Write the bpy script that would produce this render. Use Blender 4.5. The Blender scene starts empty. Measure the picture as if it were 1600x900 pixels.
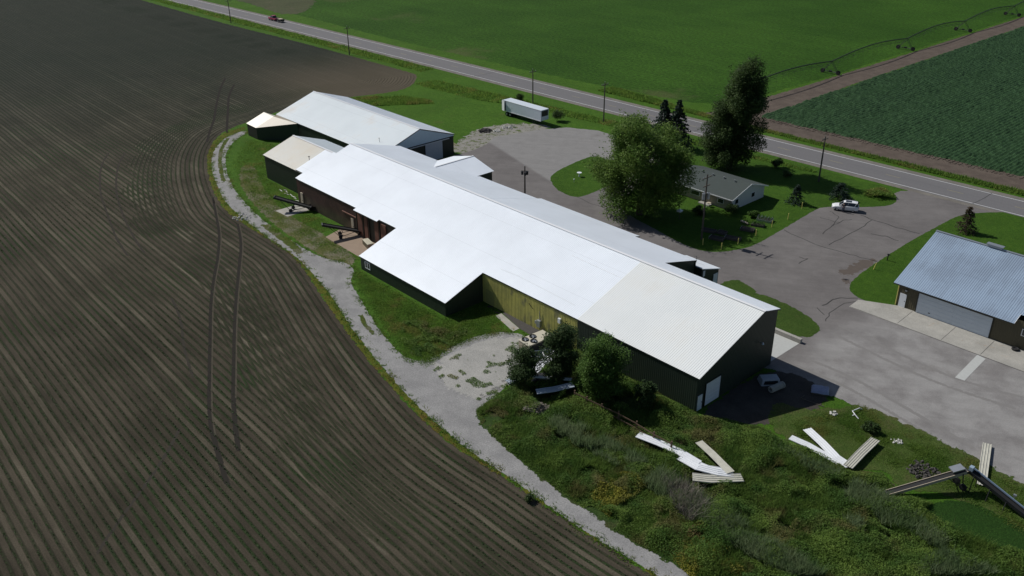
import bpy, math, random
import numpy as np
from mathutils import Vector, Matrix

random.seed(7)
RNG = np.random.default_rng(11)
SC = bpy.context.scene
COL = SC.collection
R = math.radians

# ------------------------------------------------------------------ camera
CAM = np.array([100.0, -80.0, 61.5])
AX = np.array([[0.67177174, 0.74070385, -0.00897429],      # right
               [0.33108962, -0.31107088, -0.89085048],     # down
               [-0.66264802, 0.59547688, -0.45420798]])    # forward
FPX = 1394.47


def at(px, py, z=0.0):
    """point of the place at height z seen at a spot of the survey photo"""
    d = AX.T @ np.array([(px - 800) / FPX, (py - 450) / FPX, 1.0])
    t = (z - CAM[2]) / d[2]
    p = CAM + t * d
    return (float(p[0]), float(p[1]))


def trace(pts, z=0.0):
    return [at(x, y, z) for x, y in pts]


cd = bpy.data.cameras.new('camera')
cam = bpy.data.objects.new('camera', cd)
COL.objects.link(cam)
m3 = Matrix((tuple(AX[0]), tuple(-AX[1]), tuple(-AX[2]))).transposed()
cam.matrix_world = Matrix.Translation(Vector(CAM)) @ m3.to_4x4()
cd.sensor_width = 36
cd.lens = FPX / 1600 * 36
cd.clip_end = 6000
SC.camera = cam

# ------------------------------------------------------------------ light
SUN_AZ, SUN_EL = 191.0, 43.0
wd = bpy.data.worlds.new('World')
SC.world = wd
wd.use_nodes = True
wn = wd.node_tree
bgn = wn.nodes['Background']
sky = wn.nodes.new('ShaderNodeTexSky')
sky.sky_type = 'NISHITA'
sky.sun_disc = False
sky.sun_elevation = R(SUN_EL)
sky.sun_rotation = R((90 - SUN_AZ) % 360)
wn.links.new(sky.outputs[0], bgn.inputs[0])
sky.ozone_density = 2.2
bgn.inputs[1].default_value = 0.06
sd_ = bpy.data.lights.new('sun', 'SUN')
sd_.energy = 4.4
sd_.angle = R(0.53)
sd_.color = (1.0, 0.97, 0.925)
so = bpy.data.objects.new('sun', sd_)
COL.objects.link(so)
sdir = Vector((math.cos(R(SUN_AZ)) * math.cos(R(SUN_EL)), math.sin(R(SUN_AZ)) * math.cos(R(SUN_EL)), math.sin(R(SUN_EL))))
so.rotation_euler = sdir.to_track_quat('Z', 'Y').to_euler()
so.location = (0, 0, 120)
SC.view_settings.view_transform = 'Standard'
SC.view_settings.look = 'None'
SC.view_settings.exposure = -0.2
SC.view_settings.gamma = 1
SC.cycles.max_bounces = 6
SC.cycles.diffuse_bounces = 3
SC.cycles.transparent_max_bounces = 16
SC.cycles.use_denoising = True


# ------------------------------------------------------------------ materials
class NT:
    def __init__(s, name):
        s.m = bpy.data.materials.new(name)
        s.m.use_nodes = True
        s.t = s.m.node_tree
        s.b = s.t.nodes['Principled BSDF']
        s.out = s.t.nodes['Material Output']
        s._pos = None

    def n(s, typ, **kw):
        nd = s.t.nodes.new(typ)
        for k, v in kw.items():
            setattr(nd, k, v)
        return nd

    def set(s, sock, v):
        if hasattr(v, 'is_output') or isinstance(v, bpy.types.NodeSocket):
            s.t.links.new(v, sock)
        else:
            sock.default_value = v

    def pos(s):
        if s._pos is None:
            s._pos = s.n('ShaderNodeNewGeometry').outputs['Position']
        return s._pos

    def sep(s, v=None):
        nd = s.n('ShaderNodeSeparateXYZ')
        s.set(nd.inputs[0], v or s.pos())
        return nd.outputs

    def comb(s, x, y, z=0.0):
        nd = s.n('ShaderNodeCombineXYZ')
        for i, v in enumerate((x, y, z)):
            s.set(nd.inputs[i], v)
        return nd.outputs[0]

    def math(s, op, a, b=0.0, c=0.0):
        nd = s.n('ShaderNodeMath', operation=op)
        for i, v in enumerate((a, b, c)):
            s.set(nd.inputs[i], v)
        return nd.outputs[0]

    def noise(s, scale, detail=3.0, rough=.55, vec=None, dist=0.0):
        nd = s.n('ShaderNodeTexNoise')
        s.set(nd.inputs['Vector'], vec if vec is not None else s.pos())
        nd.inputs['Scale'].default_value = scale
        nd.inputs['Detail'].default_value = detail
        nd.inputs['Roughness'].default_value = rough
        nd.inputs['Distortion'].default_value = dist
        return nd.outputs['Fac']

    def ramp(s, f, a, b, lo=0.0, hi=1.0):
        nd = s.n('ShaderNodeMapRange', interpolation_type='SMOOTHSTEP')
        s.set(nd.inputs[0], f)
        for i, v in enumerate((a, b, lo, hi)):
            nd.inputs[i + 1].default_value = v
        return nd.outputs[0]

    def mix(s, f, a, b):
        nd = s.n('ShaderNodeMix', data_type='RGBA')
        s.set(nd.inputs[0], f)
        for i, v in ((6, a), (7, b)):
            s.set(nd.inputs[i], v if isinstance(v, bpy.types.NodeSocket) else (*v[:3], 1.0))
        return nd.outputs[2]

    def mul(s, col, f):
        nd = s.n('ShaderNodeVectorMath', operation='SCALE')
        s.set(nd.inputs[0], col)
        s.set(nd.inputs[3], f)
        return nd.outputs[0]

    def bump(s, h, strength=.5, dist=.05, prev=None):
        nd = s.n('ShaderNodeBump')
        nd.inputs['Strength'].default_value = strength
        nd.inputs['Distance'].default_value = dist
        s.set(nd.inputs['Height'], h)
        if prev is not None:
            s.set(nd.inputs['Normal'], prev)
        s.set(s.b.inputs['Normal'], nd.outputs[0])
        return nd.outputs[0]

    def base(s, v):
        s.set(s.b.inputs['Base Color'], v if isinstance(v, bpy.types.NodeSocket) else (*v[:3], 1.0))

    def attr(s, name):
        return s.n('ShaderNodeAttribute', attribute_name=name).outputs['Fac']

    def soft(s, rag, scale=.9):
        """ragged border: the sheet stops where distance + noise falls under zero"""
        if rag <= 0:
            return
        n1 = s.noise(scale, 5.0, .62)
        v = s.math('ADD', s.attr('sd'), s.math('MULTIPLY', s.math('SUBTRACT', n1, .5), 4.0 * rag))
        a = s.math('GREATER_THAN', v, 0.0)
        tr = s.n('ShaderNodeBsdfTransparent')
        mx = s.n('ShaderNodeMixShader')
        s.set(mx.inputs[0], a)
        s.t.links.new(tr.outputs[0], mx.inputs[1])
        s.t.links.new(s.b.outputs[0], mx.inputs[2])
        s.t.links.new(mx.outputs[0], s.out.inputs[0])


def flat(name, col, rough=.6, metal=0.0, var=.12, scale=1.5, spec=.5, bump=0.0):
    q = NT(name)
    f = q.noise(scale, 4.0, .6)
    q.base(q.mix(f, [c * (1 - var) for c in col], [min(1, c * (1 + var)) for c in col]))
    q.b.inputs['Roughness'].default_value = rough
    q.b.inputs['Metallic'].default_value = metal
    q.b.inputs['Specular IOR Level'].default_value = spec
    if bump:
        q.bump(q.noise(scale * 6, 4), .4, bump)
    return q.m


def grass_mat(name, a, b, dry, dry_lo=.55, dry_hi=.75, rag=0.0, fine=1.0, bare=None, bare_lo=.66, rscale=.9):
    q = NT(name)
    big = q.noise(.11, 4.0, .6)
    mid = q.noise(.9, 4.0, .65)
    fin = q.noise(5.0 * fine, 3.0, .7)
    c = q.mix(q.ramp(mid, .3, .7), a, b)
    c = q.mix(q.math('MULTIPLY', q.ramp(q.noise(.22, 5.0, .68), dry_lo, dry_hi), .8), c, dry)
    c = q.mix(q.ramp(big, .35, .7, 0, .35), c, [x * .6 for x in a])
    if bare is not None:
        bn = q.noise(.33, 6.0, .72)
        c = q.mix(q.ramp(bn, bare_lo, bare_lo + .06), c, bare)
    c = q.mul(c, q.ramp(fin, .25, .75, .55, 1.4))
    q.base(c)
    q.b.inputs['Roughness'].default_value = .95
    q.b.inputs['Specular IOR Level'].default_value = .1
    q.bump(q.math('ADD', q.noise(7 * fine, 3, .7), q.math('MULTIPLY', mid, .6)), .9, .12)
    q.soft(rag, rscale)
    return q.m


def gravel_mat(name, a, b, rag=0.0, rscale=.9, patch=None, plo=.62, track=0.0):
    q = NT(name)
    n1 = q.noise(.35, 5.0, .65)
    n2 = q.noise(6.0, 4.0, .75)
    c = q.mix(q.ramp(n1, .3, .7), a, b)
    if track:
        s3 = q.sep()
        nt = q.noise(1.0, 4.0, .6, q.comb(q.math('MULTIPLY', s3[0], .12), q.math('MULTIPLY', s3[1], 1.3), 0.0))
        c = q.mul(c, q.ramp(nt, .3, .7, 1 - track, 1 + track))
    c = q.mul(c, q.ramp(n2, .25, .75, .72, 1.25))
    if patch is not None:
        c = q.mix(q.ramp(q.noise(.8, 6.0, .75), plo, plo + .05), c, patch)
    q.base(c)
    q.b.inputs['Roughness'].default_value = .95
    q.b.inputs['Specular IOR Level'].default_value = .2
    q.bump(q.math('ADD', q.noise(9.0, 3, .7), q.math('MULTIPLY', q.noise(1.5, 4), .8)), .5, .05)
    q.soft(rag, rscale)
    return q.m


def roof_mat(name, col, stain=None, lo=.5, hi=.8, rough=.38, metal=.0, seam=True, spec=.5):
    q = NT(name)
    s3 = q.sep()
    run = q.noise(1.0, 4.0, .6, q.comb(q.math('MULTIPLY', s3[0], 2.2), q.math('MULTIPLY', s3[1], .18), 0.0))
    big = q.noise(.15, 3.0, .55)
    c = q.mix(run, [x * .965 for x in col], [min(1, x * 1.02) for x in col])
    c = q.mul(c, q.ramp(big, .3, .7, .965, 1.03))
    if stain is not None:
        c = q.mix(q.ramp(q.math('ADD', q.math('MULTIPLY', run, .35), q.math('MULTIPLY', big, .8)), lo, hi), c, stain)
    if seam:   # lap seams of the metal sheets every few metres along the roof
        w = q.math('FRACT', q.math('DIVIDE', q.math('ADD', s3[1], 40.0), 6.3))
        ln = q.math('LESS_THAN', w, .006)
        c = q.mul(c, q.math('SUBTRACT', 1.0, q.math('MULTIPLY', ln, .22)))
    q.base(c)
    q.b.inputs['Roughness'].default_value = rough
    q.b.inputs['Metallic'].default_value = metal
    q.b.inputs['Specular IOR Level'].default_value = spec
    q.bump(q.noise(1.1, 2.0, .5), .12, .03)
    return q.m


def leaf_mat(name, a, b, c3=None, trans=.25, scale=.5, rough=.6):
    q = NT(name)
    rnd = q.n('ShaderNodeNewGeometry').outputs['Random Per Island']
    c = q.mix(q.ramp(q.noise(scale, 3.0, .6), .3, .7), a, b)
    if c3 is not None:
        c = q.mix(q.ramp(q.noise(scale * .55, 3.0, .6), .52, .66), c, c3)
    c = q.mul(c, q.ramp(rnd, 0.0, 1.0, .8, 1.2))
    q.base(c)
    q.b.inputs['Roughness'].default_value = rough
    q.b.inputs['Specular IOR Level'].default_value = .12
    tb = q.n('ShaderNodeBsdfTranslucent')
    q.set(tb.inputs[0], q.mix(.5, c, q.mul(c, 1.5)))
    mx = q.n('ShaderNodeMixShader')
    mx.inputs[0].default_value = trans
    q.t.links.new(q.b.outputs[0], mx.inputs[1])
    q.t.links.new(tb.outputs[0], mx.inputs[2])
    q.t.links.new(mx.outputs[0], q.out.inputs[0])
    return q.m


M = {}
M['white_roof'] = roof_mat('white_roof_steel', (.84, .89, .945))
M['cream_roof'] = roof_mat('weathered_cream_steel', (.775, .80, .79), (.74, .745, .71), .5, .85, seam=False)
M['far_roof'] = roof_mat('weathered_white_steel', (.70, .76, .78), (.66, .62, .56), .60, .88)
M['tan_roof'] = roof_mat('rust_stained_tan_steel', (.62, .615, .56), (.60, .55, .45), .45, .85)
M['link_roof'] = roof_mat('rust_streaked_tan_steel', (.43, .385, .28), (.38, .31, .21), .42, .72)
M['grey_roof'] = roof_mat('aged_galvanised_steel', (.36, .46, .58), (.28, .35, .44), .45, .7, rough=.42, metal=.35)
M['trim_white'] = flat('white_trim', (.78, .79, .8), .45, var=.04)
M['green_wall'] = flat('dark_green_steel', (.022, .034, .024), .5, var=.18, scale=.8)
M['green_trim'] = flat('dark_green_trim', (.016, .024, .02), .5)
M['yellow_wall'] = NT('faded_yellow_steel')
q = M['yellow_wall']
s3 = q.sep()
cw = q.mix(q.ramp(q.noise(.5, 5, .7), .35, .7), (.52, .48, .13), (.38, .36, .11))
bl = q.ramp(q.noise(.45, 4, .6, q.comb(q.math('MULTIPLY', s3[0], 1.0), 3.0, q.math('MULTIPLY', s3[2], .5))), .56, .66)
cw = q.mix(q.math('MULTIPLY', bl, .6), cw, (.11, .115, .1))
pn = q.math('LESS_THAN', q.math('FRACT', q.math('DIVIDE', s3[0], .98)), .06)
cw = q.mul(cw, q.math('SUBTRACT', 1.0, q.math('MULTIPLY', pn, .45)))
q.base(cw)
q.b.inputs['Roughness'].default_value = .6
M['yellow_wall'] = q.m
M['red_wall'] = NT('dark_red_brown_steel')
q = M['red_wall']
s3 = q.sep()
cw = q.mix(q.ramp(s3[2], 1.0, 2.6), (.085, .062, .04), (.075, .036, .03))
cw = q.mul(cw, q.ramp(q.noise(.7, 4, .65), .3, .7, .75, 1.25))
q.base(cw)
q.b.inputs['Roughness'].default_value = .6
M['red_wall'] = q.m
M['rust_wall'] = flat('rust_red_panel', (.14, .06, .04), .65, var=.3, scale=1.3)
M['brown_wall'] = flat('dark_brown_steel', (.026, .026, .021), .55, var=.2)
M['olive_wall'] = flat('olive_brown_steel', (.075, .065, .035), .6, var=.15)
M['door_white'] = flat('white_door_paint', (.72, .75, .78), .4, var=.05)
M['door_grey'] = flat('pale_grey_door_paint', (.55, .58, .62), .45, var=.06)
M['wood_pale'] = flat('weathered_pale_wood', (.42, .36, .27), .8, var=.25, scale=3)
M['wood_brown'] = flat('brown_fence_wood', (.10, .062, .038), .8, var=.3, scale=3)
M['wood_grey'] = flat('grey_pole_wood', (.09, .075, .06), .85, var=.3, scale=2)
M['glass'] = flat('dark_window_glass', (.02, .025, .03), .08, var=.05, spec=.8)
M['black_metal'] = flat('black_painted_iron', (.012, .013, .015), .5, var=.3)
M['dark_metal'] = flat('dark_grey_iron', (.045, .045, .048), .5, metal=.4, var=.3)
M['galv'] = flat('galvanised_metal', (.42, .44, .46), .35, metal=.6, var=.15)
M['rubber'] = flat('black_rubber', (.014, .014, .014), .8, var=.2)
M['white_paint'] = flat('white_car_paint', (.78, .79, .80), .25, var=.02, spec=.6)
M['red_paint'] = flat('dark_red_car_paint', (.30, .02, .06), .25, var=.05, spec=.6)
M['lamp_glass'] = flat('clear_lamp_plastic', (.6, .62, .62), .15, var=.03)
M['red_lamp'] = flat('red_lamp_plastic', (.3, .01, .01), .2, var=.03)
M['trailer_white'] = flat('white_trailer_skin', (.62, .68, .74), .4, var=.06, scale=.9)
M['house_wall'] = flat('white_lap_siding', (.62, .62, .60), .6, var=.05)
M['house_tan'] = flat('tan_lap_siding', (.36, .31, .24), .7, var=.1)
M['shingle'] = flat('green_grey_shingles', (.046, .06, .056), .9, var=.18, scale=2.5, bump=.02)
M['concrete'] = NT('old_concrete')
q = M['concrete']
c0 = q.mix(q.ramp(q.noise(.3, 5, .65), .3, .7), (.40, .385, .345), (.30, .29, .26))
c0 = q.mix(q.ramp(q.noise(.5, 5, .7), .6, .75), c0, (.36, .24, .15))
c0 = q.mul(c0, q.ramp(q.noise(6, 3, .7), .25, .75, .85, 1.12))
q.base(c0)
q.b.inputs['Roughness'].default_value = .9
M['concrete'] = q.m
M['concrete_new'] = flat('pale_concrete', (.44, .45, .43), .85, var=.12, scale=2.5)
M['concrete_tan'] = flat('dusty_tan_concrete', (.28, .21, .15), .9, var=.2, scale=.9)
M['sheet_white'] = flat('white_roof_sheet', (.74, .76, .78), .4, var=.1, scale=1.3)
M['sheet_cream'] = flat('dirty_cream_roof_sheet', (.48, .47, .40), .5, var=.25, scale=1.6)
M['sheet_blue'] = flat('grey_blue_roof_sheet', (.36, .41, .47), .4, var=.2, scale=1.6)
M['yellow_paint'] = flat('faded_yellow_paint', (.62, .55, .16), .6, var=.15)
M['skin'] = flat('skin', (.42, .26, .19), .6, var=.05)
M['cloth_dark'] = flat('dark_cloth', (.03, .025, .04), .9, var=.2)
M['cloth_blue'] = flat('dark_blue_cloth', (.03, .04, .07), .9, var=.2)
M['hair'] = flat('brown_hair', (.06, .035, .02), .7, var=.2)
M['bark'] = flat('rough_bark', (.075, .06, .045), .95, var=.35, scale=4, bump=.03)
M['soil_dark'] = flat('damp_dark_soil', (.03, .026, .022), 1.0, var=.35, scale=2)
M['bed_green'] = leaf_mat('vegetable_leaves', (.03, .085, .015), (.05, .12, .02), scale=2)
M['leaf_big'] = leaf_mat('maple_leaves', (.066, .132, .024), (.15, .225, .048), scale=.45, trans=.35)
M['leaf_dark'] = leaf_mat('poplar_leaves', (.036, .066, .020), (.075, .115, .036), scale=.5, trans=.3)
M['leaf_spruce'] = leaf_mat('spruce_needles', (.026, .045, .032), (.04, .065, .045), trans=.08, scale=.6)
M['leaf_elm'] = leaf_mat('elm_leaves', (.052, .105, .02), (.085, .155, .03), scale=.5)
M['leaf_shade'] = leaf_mat('boxelder_leaves', (.034, .062, .02), (.048, .082, .027), scale=.5)
M['leaf_rust'] = leaf_mat('browning_needles', (.05, .05, .025), (.075, .055, .035), trans=.08, scale=.6)
M['weed'] = leaf_mat('weed_leaves', (.062, .13, .026), (.155, .235, .046), (.15, .15, .05), scale=.3, trans=.4)
M['goldenrod'] = leaf_mat('yellowing_leaves', (.24, .23, .035), (.11, .12, .03), (.12, .085, .04), scale=.35)
M['tallgrass'] = leaf_mat('pale_grass_blades', (.125, .185, .08), (.20, .25, .13), trans=.45, scale=.4)
M['dead'] = leaf_mat('dead_stalks', (.20, .18, .15), (.28, .25, .21), trans=.1, scale=.6)
M['grass_blade'] = leaf_mat('grass_blades', (.10, .185, .032), (.14, .215, .04), (.19, .20, .055), scale=.25, trans=.5)
M['wild_blade'] = leaf_mat('wild_grass_blades', (.065, .13, .026), (.13, .20, .042), (.145, .15, .05), scale=.35, trans=.45)
M['gable_sheet'] = flat('sky_tinted_gable_steel', (.72, .86, .95), .4, var=.06)  # white steel with the blue of sky light put into its colour
M['potato_leaf'] = leaf_mat('potato_leaves', (.018, .05, .022), (.026, .066, .03), scale=.1)
M['crop_leaf'] = leaf_mat('seedling_leaves', (.03, .062, .02), (.048, .085, .026), scale=.15)
M['rubble_white'] = flat('pale_rubble', (.55, .54, .5), .9, var=.2, scale=4)
M['rubble_dark'] = flat('dark_rubble', (.06, .055, .05), .95, var=.4, scale=3)


# ------------------------------------------------------------------ mesh helpers
class MB:
    def __init__(s):
        s.v, s.f = [], []

    def add(s, vs, fs):
        o = len(s.v)
        s.v += [tuple(map(float, p)) for p in vs]
        s.f += [tuple(i + o for i in f) for f in fs]
        return s

    def box(s, c, d, rz=0.0, rx=0.0, ry=0.0, top=1.0):
        mt = Matrix.Rotation(rz, 3, 'Z') @ Matrix.Rotation(ry, 3, 'Y') @ Matrix.Rotation(rx, 3, 'X')
        vs = []
        for z in (-.5, .5):
            k = top if z > 0 else 1.0
            for x, y in ((-.5, -.5), (.5, -.5), (.5, .5), (-.5, .5)):
                p = mt @ Vector((x * d[0] * k, y * d[1] * k, z * d[2]))
                vs.append((p.x + c[0], p.y + c[1], p.z + c[2]))
        return s.add(vs, [(3, 2, 1, 0), (4, 5, 6, 7), (0, 1, 5, 4), (1, 2, 6, 5), (2, 3, 7, 6), (3, 0, 4, 7)])

    def bb(s, x0, x1, y0, y1, z0, z1):
        return s.box(((x0 + x1) / 2, (y0 + y1) / 2, (z0 + z1) / 2), (x1 - x0, y1 - y0, z1 - z0))

    def cyl(s, a, b, r0, r1=None, n=10, caps=True):
        a, b = Vector(a), Vector(b)
        r1 = r0 if r1 is None else r1
        d = (b - a).normalized()
        u = d.orthogonal().normalized()
        w = d.cross(u)
        vs = []
        for p, r in ((a, r0), (b, r1)):
            for i in range(n):
                t = 2 * math.pi * i / n
                vs.append(p + u * (r * math.cos(t)) + w * (r * math.sin(t)))
        fs = [(i, (i + 1) % n, n + (i + 1) % n, n + i) for i in range(n)]
        if caps:
            fs += [tuple(range(n - 1, -1, -1)), tuple(range(n, 2 * n))]
        return s.add(vs, fs)

    def tube(s, pts, radii, n=7):
        pts = [Vector(p) for p in pts]
        o = len(s.v)
        vs, fs = [], []
        for k, p in enumerate(pts):
            d = (pts[min(k + 1, len(pts) - 1)] - pts[max(k - 1, 0)]).normalized()
            u = Vector((0, 0, 1)).cross(d)
            u = (Vector((1, 0, 0)) if u.length < .2 else u).normalized()
            u = (u - d * u.dot(d)).normalized()
            w = d.cross(u)
            r = radii[k] if hasattr(radii, '__len__') else radii
            for i in range(n):
                t = 2 * math.pi * i / n
                vs.append(p + u * (r * math.cos(t)) + w * (r * math.sin(t)))
        for k in range(len(pts) - 1):
            for i in range(n):
                fs.append((k * n + i, k * n + (i + 1) % n, (k + 1) * n + (i + 1) % n, (k + 1) * n + i))
        fs += [tuple(range(n - 1, -1, -1)), tuple(range((len(pts) - 1) * n, len(pts) * n))]
        return s.add(vs, fs)

    def bar(s, a, b, w, h):
        a, b = Vector(a), Vector(b)
        d = b - a
        L = d.length
        d.normalize()
        u = Vector((0, 0, 1)).cross(d)
        u = (Vector((1, 0, 0)) if u.length < 1e-3 else u).normalized()
        v = d.cross(u)
        vs = []
        for p in (a, b):
            for x, y in ((-.5, -.5), (.5, -.5), (.5, .5), (-.5, .5)):
                vs.append(p + u * (x * w) + v * (y * h))
        return s.add(vs, [(3, 2, 1, 0), (4, 5, 6, 7), (0, 1, 5, 4), (1, 2, 6, 5), (2, 3, 7, 6), (3, 0, 4, 7)])

    def prism(s, poly, z0, z1):
        n = len(poly)
        vs = [(x, y, z0) for x, y in poly] + [(x, y, z1) for x, y in poly]
        return s.add(vs, [tuple(range(n - 1, -1, -1)), tuple(range(n, 2 * n))] + [(i, (i + 1) % n, n + (i + 1) % n, n + i) for i in range(n)])

    def ext(s, poly, a, b):
        """polygon in the x-z plane extruded along y from a to b"""
        n = len(poly)
        vs = [(x, a, z) for x, z in poly] + [(x, b, z) for x, z in poly]
        return s.add(vs, [tuple(range(n)), tuple(range(2 * n - 1, n - 1, -1))] + [(n + i, n + (i + 1) % n, (i + 1) % n, i) for i in range(n)])

    def ball(s, c, r, n=10, m=6):
        r = r if hasattr(r, '__len__') else (r, r, r)
        vs = [(c[0], c[1], c[2] + r[2])]
        for j in range(1, m):
            t = math.pi * j / m
            for i in range(n):
                p = 2 * math.pi * i / n
                vs.append((c[0] + r[0] * math.sin(t) * math.cos(p), c[1] + r[1] * math.sin(t) * math.sin(p), c[2] + r[2] * math.cos(t)))
        vs.append((c[0], c[1], c[2] - r[2]))
        fs = [(0, 1 + i, 1 + (i + 1) % n) for i in range(n)]
        for j in range(m - 2):
            for i in range(n):
                a = 1 + j * n
                fs.append((a + i, a + n + i, a + n + (i + 1) % n, a + (i + 1) % n))
        a = 1 + (m - 2) * n
        fs += [(a + (i + 1) % n, a + i, len(vs) - 1) for i in range(n)]
        return s.add(vs, fs)

    def ribs(s, p0, along, L, up, nrm, t0, t1, period=.3, h=.017, w=.07):
        """ribbed steel sheet: ribs run along `up`; t0(s), t1(s) are lower and upper end as lists of (s, t)"""
        p0, a, u, nn = Vector(p0), Vector(along).normalized(), Vector(up).normalized(), Vector(nrm).normalized()
        ss, hs = [0.0], [0.0]
        k = 0
        while k * period < L:
            c = k * period + period / 2
            for q_, hh in ((c - w, 0), (c - w * .5, h), (c + w * .5, h), (c + w, 0)):
                if 0 < q_ < L:
                    ss.append(q_)
                    hs.append(hh)
            k += 1
        for arr in (t0, t1):
            for q_ in arr:
                if 0 < q_[0] < L:
                    ss.append(q_[0])
                    hs.append(0.0)
        ss.append(L)
        hs.append(0.0)
        od = sorted(range(len(ss)), key=lambda i: ss[i])
        vs, fs = [], []
        for n_, i in enumerate(od):
            x = ss[i]
            b0 = np.interp(x, [q_[0] for q_ in t0], [q_[1] for q_ in t0])
            b1 = np.interp(x, [q_[0] for q_ in t1], [q_[1] for q_ in t1])
            o = p0 + a * x + nn * hs[i]
            vs += [o + u * float(b0), o + u * float(b1)]
            if n_:
                fs.append((2 * n_ - 2, 2 * n_, 2 * n_ + 1, 2 * n_ - 1))
        return s.add(vs, fs)

    def build(s, name, mat, parent=None, loc=None, smooth=False):
        me = bpy.data.meshes.new(name)
        vs = s.v
        if loc is not None:
            vs = [(x - loc[0], y - loc[1], z - loc[2]) for x, y, z in vs]
        me.from_pydata(vs, [], s.f)
        me.materials.append(mat)
        if smooth:
            me.polygons.foreach_set('use_smooth', [True] * len(me.polygons))
        me.update()
        o = bpy.data.objects.new(name, me)
        COL.objects.link(o)
        if parent is not None:
            o.parent = parent
        return o


def np_mesh(name, v, f, mat, parent=None, attrs=None):
    """mesh from arrays; f is (n,3) or (n,4)"""
    me = bpy.data.meshes.new(name)
    v = np.ascontiguousarray(v, dtype=np.float32)
    f = np.ascontiguousarray(f, dtype=np.int32)
    k = f.shape[1]
    me.vertices.add(len(v))
    me.vertices.foreach_set('co', v.ravel())
    me.loops.add(f.size)
    me.loops.foreach_set('vertex_index', f.ravel())
    me.polygons.add(len(f))
    me.polygons.foreach_set('loop_start', np.arange(0, f.size, k, dtype=np.int32))
    me.polygons.foreach_set('loop_total', np.full(len(f), k, dtype=np.int32))
    me.materials.append(mat)
    for an, av in (attrs or {}).items():
        at_ = me.attributes.new(an, 'FLOAT', 'POINT')
        at_.data.foreach_set('value', np.ascontiguousarray(av, dtype=np.float32))
    me.update()
    me.validate()
    o = bpy.data.objects.new(name, me)
    COL.objects.link(o)
    if parent is not None:
        o.parent = parent
    return o


def leaves(name, pts, size, mat, parent=None, upbias=.35, asp=.6, jitter=.35):
    """one small quad per point, turned at random"""
    n = len(pts)
    nr = RNG.normal(size=(n, 3))
    nr[:, 2] = np.abs(nr[:, 2]) + upbias
    nr /= np.linalg.norm(nr, axis=1)[:, None]
    t = np.cross(nr, RNG.normal(size=(n, 3)))
    t /= np.linalg.norm(t, axis=1)[:, None] + 1e-9
    b = np.cross(nr, t)
    sz = size * (1 + jitter * RNG.uniform(-1, 1, n))[:, None]
    t *= sz * .5
    b *= sz * .5 * asp
    v = np.stack([pts - t, pts + b * .9 - t * .1, pts + t, pts - b * .9 - t * .1], 1).reshape(-1, 3)
    f = np.arange(4 * n).reshape(-1, 4)
    return np_mesh(name, v, f, mat, parent)


def blades(name, pts, h, w, mat, parent=None, lean=.35):
    """one thin upright triangle per point"""
    n = len(pts)
    a = RNG.uniform(0, 2 * np.pi, n)
    hh = h * RNG.uniform(.5, 1.2, n) if np.isscalar(h) else h * RNG.uniform(.6, 1.2, n)
    d = np.stack([np.cos(a), np.sin(a), np.zeros(n)], 1) * (w * .5)
    tip = pts + np.stack([RNG.normal(0, lean, n) * hh, RNG.normal(0, lean, n) * hh, hh], 1)
    v = np.stack([pts - d, pts + d, tip], 1).reshape(-1, 3)
    return np_mesh(name, v, np.arange(3 * n).reshape(-1, 3), mat, parent)


def vnoise(x, y, s, seed=0):
    g = np.random.default_rng(seed).uniform(0, 1, (64, 64))
    fx, fy = x / s, y / s
    ix, iy = np.floor(fx).astype(int), np.floor(fy).astype(int)
    u, w = fx - ix, fy - iy
    u, w = u * u * (3 - 2 * u), w * w * (3 - 2 * w)
    a, b, c, d = g[ix % 64, iy % 64], g[(ix + 1) % 64, iy % 64], g[ix % 64, (iy + 1) % 64], g[(ix + 1) % 64, (iy + 1) % 64]
    return (a * (1 - u) + b * u) * (1 - w) + (c * (1 - u) + d * u) * w


def chaikin(p, k=2):
    for _ in range(k):
        q_ = []
        for i in range(len(p)):
            a, b = np.array(p[i]), np.array(p[(i + 1) % len(p)])
            q_ += [tuple(a * .75 + b * .25), tuple(a * .25 + b * .75)]
        p = q_
    return p


def sdist(P, poly):
    """signed distance, positive inside"""
    P = np.asarray(P, float)
    A = np.asarray(poly, float)
    B = np.roll(A, -1, 0)
    best = np.full(len(P), 1e18)
    ins = np.zeros(len(P), bool)
    for a, b in zip(A, B):
        d = b - a
        L = d @ d + 1e-12
        t = np.clip(((P - a) @ d) / L, 0, 1)
        e = P - a - t[:, None] * d
        best = np.minimum(best, (e * e).sum(1))
        c = (a[1] > P[:, 1]) != (b[1] > P[:, 1])
        if abs(d[1]) > 1e-12:
            ins ^= c & (P[:, 0] < d[0] * (P[:, 1] - a[1]) / d[1] + a[0])
    s_ = np.sqrt(best)
    return np.where(ins, s_, -s_)


def sample(poly, n, margin=0.0):
    A = np.asarray(poly)
    lo, hi = A.min(0), A.max(0)
    p = RNG.uniform(lo, hi, (n, 2))
    return p[sdist(p, poly) > margin]


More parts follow.
